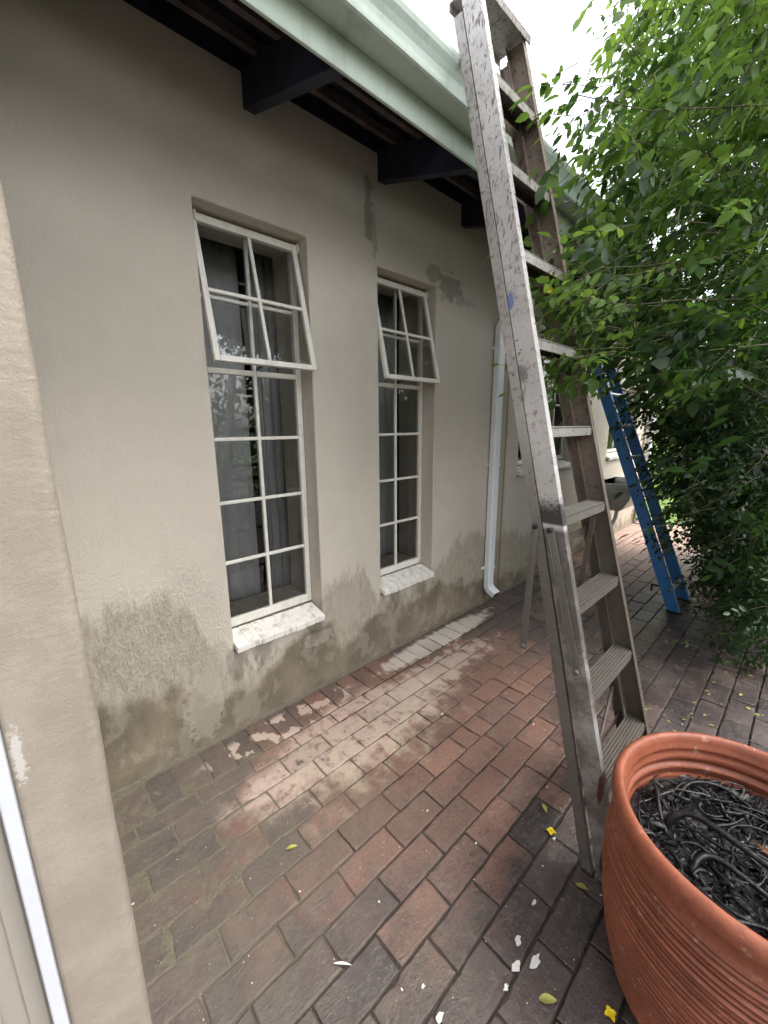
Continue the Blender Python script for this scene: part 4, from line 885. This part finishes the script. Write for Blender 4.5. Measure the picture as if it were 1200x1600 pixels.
B2 = [(1.08,3.88,1.45),(1.29,3.10,1.47),(1.74,3.79,0.31),(1.54,4.47,0.68),(1.30,4.62,1.43),(1.75,3.09,0.14),(1.25,3.79,1.15),(1.55,3.53,0.98),(1.41,5.15,0.39),(1.48,5.73,0.54),(1.50,3.61,0.68),(1.25,4.95,1.31),(1.32,5.12,0.58),(1.40,5.13,1.19),(1.54,4.63,0.63),(1.12,4.08,1.56),(1.47,4.29,1.23),(1.53,4.40,0.95),(1.50,5.32,0.69),(1.41,5.55,0.95),(1.40,4.77,1.52),(1.32,4.50,0.99),(1.23,5.74,1.04),(1.63,3.67,0.88),(1.51,4.88,0.99),(1.45,5.64,1.31),(1.50,3.25,0.67),(1.59,4.16,0.68),(1.17,3.66,1.44),(1.26,3.41,1.50),(1.48,3.38,1.51),(1.11,5.27,0.90),(1.42,4.00,1.17),(1.51,5.46,1.22),(1.26,5.95,1.56),(1.62,4.79,0.71),(1.25,4.93,0.86),(1.73,3.39,0.53),(1.41,3.87,1.03),(1.29,3.83,1.48),(1.63,3.79,0.66),(1.55,3.82,1.51),(1.52,4.10,1.37),(1.49,3.99,0.79),(1.42,4.30,0.33),(1.50,4.22,0.55),(1.19,4.47,1.48),(1.29,4.38,1.37),(1.47,5.62,0.29),(1.14,3.94,1.25),(1.21,4.00,1.05),(1.53,3.63,0.45),(1.08,5.13,1.12),(1.19,5.65,1.53),(1.39,4.11,1.55),(1.65,3.23,0.39),(1.70,4.82,0.23),(1.50,3.58,1.49),(1.47,4.53,0.50),(1.56,3.12,0.89),(1.61,5.55,0.64),(1.01,4.47,1.26),(1.33,4.59,0.77),(1.47,4.31,0.79),(1.59,3.94,1.02),(1.55,4.41,0.25),(1.37,3.34,1.35),(1.38,3.42,1.13),(1.09,5.38,0.72),(1.48,4.94,0.63),(1.06,4.68,1.33),(1.48,4.95,0.40),(1.19,5.56,1.33),(1.40,5.17,0.19),(1.66,3.22,0.21),(1.71,4.48,0.29),(1.52,5.81,1.14),(1.68,3.51,0.73),(1.64,3.34,1.14),(1.44,6.05,1.59),(1.21,4.19,1.20),(1.22,5.31,0.45),(1.01,5.54,1.32),(1.55,3.74,1.04),(1.61,3.95,0.47),(1.31,5.46,0.78),(1.77,3.37,0.25),(1.55,5.26,0.31),(1.40,3.65,1.27),(1.32,5.26,0.99),(1.12,5.21,0.67),(1.20,4.79,1.15),(1.60,4.88,0.51),(1.39,3.14,1.33),(1.60,3.50,1.28),(1.47,4.06,0.34),(1.58,5.17,0.50),(1.46,3.47,0.76),(1.21,4.47,0.72),(1.14,4.29,1.36),(1.20,4.81,1.57),(1.58,3.46,0.37),(1.51,4.79,1.17),(1.68,5.38,0.28),(1.59,4.14,1.06),(1.61,5.64,0.15),(1.54,4.62,0.18),(1.53,3.86,1.23),(1.38,5.22,1.37),(1.18,5.55,0.98),(1.66,4.06,0.23),(1.29,4.88,0.47),(1.45,4.64,0.92),(1.66,4.00,0.81),(1.28,4.71,0.41),(1.52,5.29,1.26),(1.34,5.44,0.42),(1.13,5.07,0.90),(1.32,4.07,0.73),(1.50,4.87,1.39),(1.44,4.45,1.11),(1.45,4.56,1.27),(1.65,3.32,0.81),(1.69,3.63,0.38),(1.06,5.09,1.36),(1.42,3.08,1.16),(1.36,4.90,1.18),(1.08,4.90,1.42),(1.46,5.05,1.38),(1.48,5.88,1.48),(1.03,5.30,1.41),(1.26,4.56,0.58),(1.46,5.98,1.32),(1.31,3.70,0.92),(1.43,5.11,0.85),(1.45,5.82,0.86),(1.38,5.39,1.56),(1.38,4.43,0.67),(1.45,3.83,0.48),(1.13,4.76,0.81),(1.28,4.23,0.93),(1.45,3.26,1.07),(1.26,5.30,1.26),(1.36,5.21,1.57),(1.22,3.48,1.29),(1.67,3.27,0.64),(1.20,4.78,0.64),(1.01,4.34,1.50),(1.56,3.29,1.29),(1.68,4.24,0.15),(1.31,3.95,0.86),(1.18,4.61,1.02),(1.27,4.51,1.25),(1.31,5.78,1.46),(1.59,3.86,0.16),(1.63,3.20,1.03),(1.22,5.38,0.17),(1.53,5.80,0.22),(1.54,5.38,1.00),(1.39,3.78,0.72),(1.22,5.33,1.45),(1.59,5.20,0.82),(1.61,4.56,0.89),(1.16,5.04,0.60),(1.34,5.01,0.30),(1.54,4.16,0.86),(1.38,3.33,0.91),(1.00,4.76,1.54),(1.51,5.10,1.05),(1.42,3.94,1.54),(1.58,3.14,0.53),(1.04,5.29,1.58),(1.69,3.57,0.14),(1.03,4.51,1.54),(1.64,4.22,0.45),(1.34,4.91,0.15),(1.30,4.40,0.50),(1.63,5.43,0.44),(1.45,4.41,1.54),(1.16,5.62,1.17),(1.34,4.88,1.00),(1.17,4.40,1.12),(1.50,4.76,0.42),(1.00,5.13,1.55),(1.49,3.47,0.58),(1.67,4.67,0.44),(1.67,4.97,0.38),(1.15,4.88,0.99),(1.40,5.57,1.13),(1.61,5.66,0.43),(1.34,5.67,0.71),(1.32,5.05,1.48),(1.26,5.60,0.52),(1.36,3.24,1.54),(1.53,5.65,0.77),(1.38,5.57,1.53),(1.37,3.52,1.39),(1.31,3.63,1.08),(1.65,4.97,0.14),(1.21,4.07,1.35),(1.61,4.99,0.85),(1.34,4.75,0.22),(1.36,4.48,0.28),(1.35,4.21,1.10),(1.26,5.47,1.14),(1.02,4.12,1.43),(1.09,4.93,0.79),(1.18,5.13,0.44),(1.43,5.93,0.99),(1.14,4.44,0.89),(1.24,5.76,1.24),(1.65,5.19,0.17),(1.36,4.80,1.32),(1.59,5.88,0.49),(1.10,5.43,1.21),(1.67,3.55,0.55),(1.55,4.27,1.53),(1.04,4.72,1.10),(1.62,3.00,0.44),(1.49,5.15,0.64),(1.40,4.04,0.58),(1.53,5.97,0.73),(1.16,5.04,1.53),(1.43,5.39,1.37),(1.10,4.91,1.23),(1.63,5.94,0.23),(1.55,3.07,0.69),(1.11,3.52,1.53),(1.53,3.84,0.88),(1.55,4.65,1.07),(1.62,3.40,0.15),(1.33,3.90,1.30),(1.33,2.97,1.33),(1.31,5.24,0.72),(1.49,5.46,0.13),(1.71,4.06,0.40),(1.34,4.71,1.05),(1.46,4.41,1.37),(1.00,5.37,1.06),(1.66,4.34,0.62),(1.23,2.94,1.54),(1.40,4.74,0.68),(1.30,5.61,0.31),(1.47,5.31,0.45),(1.30,5.03,1.08),(1.51,3.76,0.31),(1.29,4.24,0.67),(1.14,5.44,0.35),(1.26,5.23,0.28),(1.38,5.93,1.17),(1.50,4.59,1.51),(1.58,3.68,1.22),(1.49,4.96,0.23),(1.48,4.25,0.14),(1.12,5.46,1.59),(1.55,4.68,1.37),(1.39,4.22,1.41),(1.57,5.66,0.97),(1.46,5.45,0.56),(1.52,5.44,0.84),(1.26,5.42,0.61),(1.51,6.05,1.14),(1.55,4.97,1.17),(1.24,4.25,1.52),(1.41,4.86,0.81),(1.53,4.56,0.34),(1.67,4.50,0.53),(1.77,3.83,0.14),(1.31,4.96,0.65),(1.47,5.71,1.57),(1.02,5.63,1.54),(1.43,3.07,0.99),(1.10,5.70,1.37),(1.50,4.07,0.13),(1.64,4.99,0.67),(1.02,4.97,1.08),(1.34,3.68,1.55),(1.64,4.37,0.80),(1.19,5.60,0.67),(1.56,3.34,0.95)]
for (x, y, z) in B2:  # dark tone puts the shrub's lower shade into these leaves
    for i in range(30 if z > .5 else 22):
        p = np.array((x, y, z)) + rng.normal(size=3) * .085
        if p[2] < .04: continue
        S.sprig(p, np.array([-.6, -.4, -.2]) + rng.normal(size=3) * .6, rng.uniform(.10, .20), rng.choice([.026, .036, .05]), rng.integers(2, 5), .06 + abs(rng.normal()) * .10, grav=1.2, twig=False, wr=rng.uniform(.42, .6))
# looser sprays reaching out past the edge of the crown
SP = [(1.05,1.85,2.82),(1.07,1.74,2.64),(1.08,1.45,2.45),(1.09,1.44,2.34),(1.06,1.74,2.48),(1.05,1.77,2.38),(1.04,1.77,2.26),(1.06,1.78,2.16),(1.04,1.70,2.24),(1.06,1.66,1.96),(1.10,1.70,1.91),(1.12,1.80,1.75),(1.10,1.67,1.82),(1.05,1.97,2.96),(0.90,1.74,2.07),(0.91,1.85,1.93),(0.93,1.71,1.79),(0.98,1.99,1.75),(0.99,1.61,1.87),(1.06,1.50,1.86),(1.07,1.56,1.70),(0.92,1.64,2.12),(0.83,1.87,2.16),(0.88,1.98,1.99),(0.94,1.78,1.71),(0.95,2.14,1.84),(1.08,1.54,1.95),(1.11,1.57,1.84),(1.13,1.48,1.71),(1.15,1.61,1.69),(1.09,1.46,1.87),(1.13,1.69,1.79),(1.09,1.64,2.01),(1.12,1.80,1.92)]
for (x, y, z) in SP:
    for i in range(6):
        p = np.array((x + .05, y + .03, z)) + rng.normal(size=3) * .055
        S.sprig(p, np.array([-.7, -.25, -.15]) + rng.normal(size=3) * .45, rng.uniform(.12, .22), rng.choice([.036, .048, .06]), rng.integers(2, 5), .74 + rng.normal() * .15, grav=1.2, wr=rng.uniform(.45, .65))
# the three long sprays seen against sky and ladder
for p, d, l, ll, pr_, tn in (((1.18, 1.50, 2.47), (-.80, -.55, .18), .26, .045, 3, .5), ((1.16, 1.46, 2.36), (-.85, -.30, -.35), .20, .042, 2, .5), ((1.13, 1.47, 2.03), (-.80, -.10, -.02), .17, .026, 5, 1.0), ((1.16, 1.50, 1.87), (-.85, -.35, -.15), .20, .034, 4, .8), ((1.18, 1.50, 1.80), (-.85, -.45, -.25), .18, .04, 3, .7),
                         ((1.40, 2.3, 1.02), (-.7, -.55, -.1), .28, .06, 2, .5), ((1.30, 2.5, 1.25), (-.8, -.5, -.2), .3, .05, 2, .25), ((1.30, 3.3, .55), (-.9, -.3, .1), .32, .028, 5, .85), ((1.32, 3.1, .40), (-.9, -.2, .1), .30, .026, 5, .85), ((1.45, 2.7, .22), (-.9, -.1, .1), .30, .026, 5, .8)):
    S.sprig(p, d, l, ll, pr_, tn, grav=.8)
# broad glossy leaves pushing through the shrub
for p in ((1.36, 1.9, 1.72), (1.47, 2.1, 1.55), (1.50, 1.95, 1.38), (1.42, 2.2, 1.28), (1.28, 1.75, 1.78), (1.25, 1.95, 1.62), (1.52, 2.2, 1.75), (1.22, 1.85, 1.74)):
    for i in range(3):
        S.P.append(np.array(p) + rng.normal(size=3) * .04); S.D.append(np.array([-.8, -.3, -.15]) + rng.normal(size=3) * .35); S.N.append(np.array([-.2, -.4, .9]) + rng.normal(size=3) * .2)
        l = rng.uniform(.07, .10); S.L.append(l); S.W.append(l * .48); S.T.append(rng.uniform(.1, .5))
# unseen top of the crown, added above the view to block the sky
for i in range(900):
    x = rng.uniform(1.15, 3.0); y = rng.uniform(2.2, 6.0); z = rng.uniform(3.75, 4.5)
    for j in range(3):
        S.sprig(np.array((x, y, z)) + rng.normal(size=3) * .1, rng.normal(size=3) + np.array([-.3, -.2, -.2]), rng.uniform(.14, .24), .07, 4, .45, twig=False)
# the unseen right half of the crown, filled out to block light
for i in range(1900):
    x = rng.uniform(1.85, 3.2); y = rng.uniform(.5, 6.3)
    if y < 1.5 and x < 2.3: continue; z = rng.uniform(.15, 3.9)
    if z > 3.9 - .5 * (x - 1.8) and False: continue
    for j in range(3):
        p = np.array((x, y, z)) + rng.normal(size=3) * .1
        S.sprig(p, rng.normal(size=3) + np.array([-.3, -.2, -.2]), rng.uniform(.14, .24), .075, 4, .35, twig=False)
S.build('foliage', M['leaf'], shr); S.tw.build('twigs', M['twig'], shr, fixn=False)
# trunk and limbs
g = MB(); base = Vector((2.15, 3.9, 0)); g.tube([base, base + Vector((-.05, .02, .5)), base + Vector((.02, -.05, 1.1)), base + Vector((-.1, -.1, 1.8))], [.07, .055, .045, .03], 9)
g.build('trunk', M['bark'], shr, smooth=True)
g = MB()
for (x, y, z) in BL[::3] + SP[::2]:
    e = Vector((x, y, z)); s0 = base + Vector((random.uniform(-.15, .15), random.uniform(-.3, .3), random.uniform(.2, 1.6)))
    pts = []
    for i in range(9):
        t = i / 8; p = s0.lerp(e, t) + Vector((0, 0, .45 * math.sin(math.pi * t) * (1 if z > 1 else .3))) + Vector((mnoise.noise(Vector((t * 4, x * 5, 1))), mnoise.noise(Vector((t * 4, y * 5, 7))), mnoise.noise(Vector((t * 4, y * 3, 17))))) * .22 * math.sin(math.pi * t)
        pts.append(p)
    g.tube(pts, [.006 * (1 - .85 * i / 8) + .0006 for i in range(9)], 5, False)
g.build('stems', M['twig'], shr, smooth=True, fixn=False)
g = MB()
for c in ((.99, 1.52, 1.97), (1.0, 1.53, 1.935)):
    for k in range(5):
        a = math.tau * k / 5; d = Vector((math.cos(a), -.6, math.sin(a))) * .012; c_ = Vector(c); s_ = Vector((-math.sin(a), 0, math.cos(a))) * .006
        g.add([c_, c_ + d * .6 + s_, c_ + d, c_ + d * .6 - s_], [(0, 1, 2, 3)])
g.build('blossom', M['flower'], shr, fixn=False)

# ------------------------------------------------------------------ planting further off
def bush(name, label, cat, c, r_, n, ll, mat, tone=.5, group=None, trunk=None):
    c = np.array(c, float); r_ = np.array(r_, float); e = empty(name, (c[0], c[1], 0)); tag(e, label, cat, group)
    cl = c + rng.normal(size=(max(8, n // 160), 3)) * r_ * .42
    ci = rng.integers(0, len(cl), n); v = rng.normal(size=(n, 3)); P = cl[ci] + v * r_ * .17
    P[:, 2] = np.maximum(P[:, 2], .04)
    D = rng.normal(size=(n, 3)) + np.array([0, 0, -.3]); N = rng.normal(size=(n, 3)) * .6 + np.array([0, 0, 1.])
    L = ll * rng.uniform(.7, 1.3, n); leaf_mesh('foliage', P, D, N, L, L * .5, np.clip(tone + rng.normal(size=n) * .2, 0, 1), mat, e)
    g = MB(); b = Vector((c[0], c[1], 0))
    for k in range(6): q = Vector(cl[k % len(cl)]); g.tube([b, b.lerp(q, .5) + Vector((0, 0, .1)), q], [.035 * r_[0] + .01, .02 * r_[0] + .006, .004], 6, False)
    g.build('trunk', M['bark'], e)
    return e
bush('bush', 'bright green bush beyond the lawn, past the end of the house', 'bush', (-.5, 10.2, .7), (1.2, 1.1, .85), 5200, .075, M['leaf_far'], .6)
bush('bush', 'leafy bush at the back of the lawn, seen through the shrub', 'bush', (1.4, 11.0, .9), (1.4, 1.2, 1.0), 5200, .08, M['leaf_far'], .45)
bush('tree', 'tall leafy tree standing behind the lawn bushes', 'tree', (-.8, 15.5, 2.6), (2.4, 2.0, 1.7), 7000, .13, M['leaf_far'], .5)
bush('tree', 'broad tree beyond the garden behind the arching shrub', 'tree', (3.0, 13.5, 2.2), (2.6, 2.0, 1.9), 7000, .13, M['leaf_far'], .4)
for (x, y, wh) in ((4.6, -1.8, 'behind the camera'), (4.7, 1.0, 'opposite the nearest tall window'), (4.6, 3.6, 'behind the arching shrub'), (4.7, 6.4, 'level with the far end of the house')):  # out-of-view bushes added to cut light and green the pane reflections
    bush('blocker_bush', 'unseen light-blocking bush added on the garden side, ' + wh, 'bush', (x, y, 1.3), (1.3, 1.7, 1.35), 4200, .12, M['leaf'], .45, 'unseen bushes added to block light')
# grass blades near the paving edge
n = 9000; P = np.stack([rng.uniform(-2.5, 3.5, n), 7.14 + rng.exponential(1.6, n), np.full(n, .015)], 1)
D = rng.normal(size=(n, 3)) * .35 + np.array([0, 0, 1.]); N = rng.normal(size=(n, 3)); L = rng.uniform(.03, .08, n)
tag(leaf_mesh('grass', P, D, N, L, np.full(n, .006), np.clip(rng.normal(.7, .15, n), 0, 1), M['leaf_far'], None), 'short green lawn grass beyond the brick paving', 'grass', kind='stuff')

# ------------------------------------------------------------------ litter on the pavers
def flat_leaf(x, y, a, L, wr, name, mat, label, cat, group=None, z=.003, lift=.004):
    g = MB(); rows = []
    for i in range(7):
        t = i / 6; w_ = wr * L * math.sin(math.pi * min(1, t * .92 + .04)) ** .8 / 2 * (1.1 - .4 * t)
        zc = z + lift * math.sin(math.pi * t) + .001; rows.append([(t * L, -w_, zc + lift * .6), (t * L, 0, zc), (t * L, w_, zc + lift * .5)])
    ca, sa = math.cos(a), math.sin(a)
    rows = [[(x + px * ca - py * sa, y + px * sa + py * ca, pz) for px, py, pz in r_] for r_ in rows]
    g.loft(rows, False, False); o = g.build(name, mat, smooth=True, fixn=False, origin=(x, y, 0)); return tag(o, label, cat, group)

def flower(x, y, a0, r_, label):
    g = MB()
    for k in range(4):
        a = a0 + k * math.pi / 2; d = Vector((math.cos(a), math.sin(a), 0)); s_ = Vector((-d.y, d.x, 0)); c_ = Vector((x, y, .005))
        rows = []
        for i in range(6):
            t = i / 5; w_ = r_ * .42 * math.sin(math.pi * (t * .8 + .14)); zc = Vector((0, 0, .0045 * math.sin(t * 2.6)))
            rows.append([c_ + d * r_ * t - s_ * w_ + zc, c_ + d * r_ * t + zc * .5, c_ + d * r_ * t + s_ * w_ + zc])
        g.loft(rows, False, False)
    g.tube([(x, y, .002), (x, y, .010)], .0022, 6)
    tag(g.build('fallen_flower', M['flower'], fixn=False, smooth=True), label, 'flower')
flower(1.285, 1.253, .4, .0165, 'yellow four-petalled flower fallen on the pavers beside the stepladder feet')
flower(1.598, .905, .9, .0150, 'yellow flower fallen on the pavers in front of the terracotta pot')
flat_leaf(.675, .515, 1.15, .040, .40, 'fallen_leaf', M['deadleaf'], 'small yellow-green leaf lying on the red pavers left of the middle', 'leaf')
flat_leaf(1.212, 1.338, -.75, .040, .42, 'fallen_leaf', M['deadleaf'], 'pale leaf lying on the wet pavers left of the stepladder', 'leaf')
flat_leaf(1.462, .800, .75, .045, .50, 'fallen_leaf', M['deadleaf'], 'mottled green leaf on the pavers at the bottom edge, left of the pot', 'leaf')
flat_leaf(1.418, 1.142, .3, .036, .50, 'fallen_leaf', M['leaf_lone'] if 'leaf_lone' in M else M['deadleaf'], 'green leaf against the foot of the stepladder', 'leaf')
flat_leaf(1.04, .455, .75, .050, .16, 'wood_sliver', M['chip'], 'long pale sliver lying on a red paver near the bottom edge', 'sliver')
for i, (x, y, s_, lab) in enumerate(((1.349, .995, .012, 'white paint flake farthest up the row left of the pot'), (1.363, .873, .014, 'white paint flake left of the long one, second up the row beside the pot'),
        (1.419, .866, .022, 'longest white paint flake, on the paver nearest the pot'), (1.388, .816, .015, 'white paint flake on the joint just below the longest flake'),
        (1.392, .758, .012, 'lowest white paint flake of the row left of the pot'), (1.305, .588, .014, 'white paint flake at the very bottom edge of the photo'), (.92, .988, .006, 'small white speck on a reddish paver in the middle of the paving'),
        (1.304, 1.236, .008, 'white paint flake touching the yellow flower by the ladder feet'), (1.12, 1.02, .005, 'tiny white speck left of the yellow flower'),
        (.62, 1.45, .008, 'white paint flake on the pale pavers below the second window'), (.98, 1.72, .007, 'white paint flake on the pavers left of the ladder spreader'), (1.24, .60, .006, 'tiny white flake left of the one at the bottom edge'))):
    g = MB(); n_ = 13; a0 = random.random() * 6
    top = [(x + s_ * (1 + .5 * random.uniform(-1, .6)) * math.cos(math.tau * k / n_) * .62 * (1 if i % 2 else .7), y + s_ * (1 + .5 * random.uniform(-1, .6)) * math.sin(math.tau * k / n_), .0046 + random.uniform(0, .0012)) for k in range(n_)]
    g.loft([[(p[0], p[1], .0022) for p in top], top], True, True)
    tag(g.build('paint_flake', M['chip']), lab, 'paint flake', 'white paint flakes scattered over the pavers')
P = []; D = []; N = []; L = []; T = []
for i in range(1500):
    x = rng.uniform(.25, 2.4); y = rng.uniform(-.4, 5.5)
    P.append((x, y, .004)); D.append((rng.normal(), rng.normal(), .05)); N.append((rng.normal() * .2, rng.normal() * .2, 1)); L.append(rng.choice([.003, .005, .009], p=[.6, .3, .1])); T.append(1)
tag(leaf_mesh('debris', P, D, N, L, np.array(L) * .6, T, M['chip'], None, 0), 'tiny pale crumbs and petals sprinkled over the paving', 'debris', kind='stuff')
P = []; D = []; N = []; L = []; T = []
for i in range(260):
    x = rng.uniform(1.0, 2.0); y = rng.uniform(1.9, 6.2)
    P.append((x, y, .005)); D.append((rng.normal(), rng.normal(), .05)); N.append((rng.normal() * .2, rng.normal() * .2, 1)); L.append(rng.uniform(.012, .03)); T.append(rng.uniform(.6, 1))
tag(leaf_mesh('leaf_litter', P, D, N, L, np.array(L) * .5, T, M['deadleaf'], None, 0), 'small fallen leaflets under the arching shrub', 'leaf litter', kind='stuff')
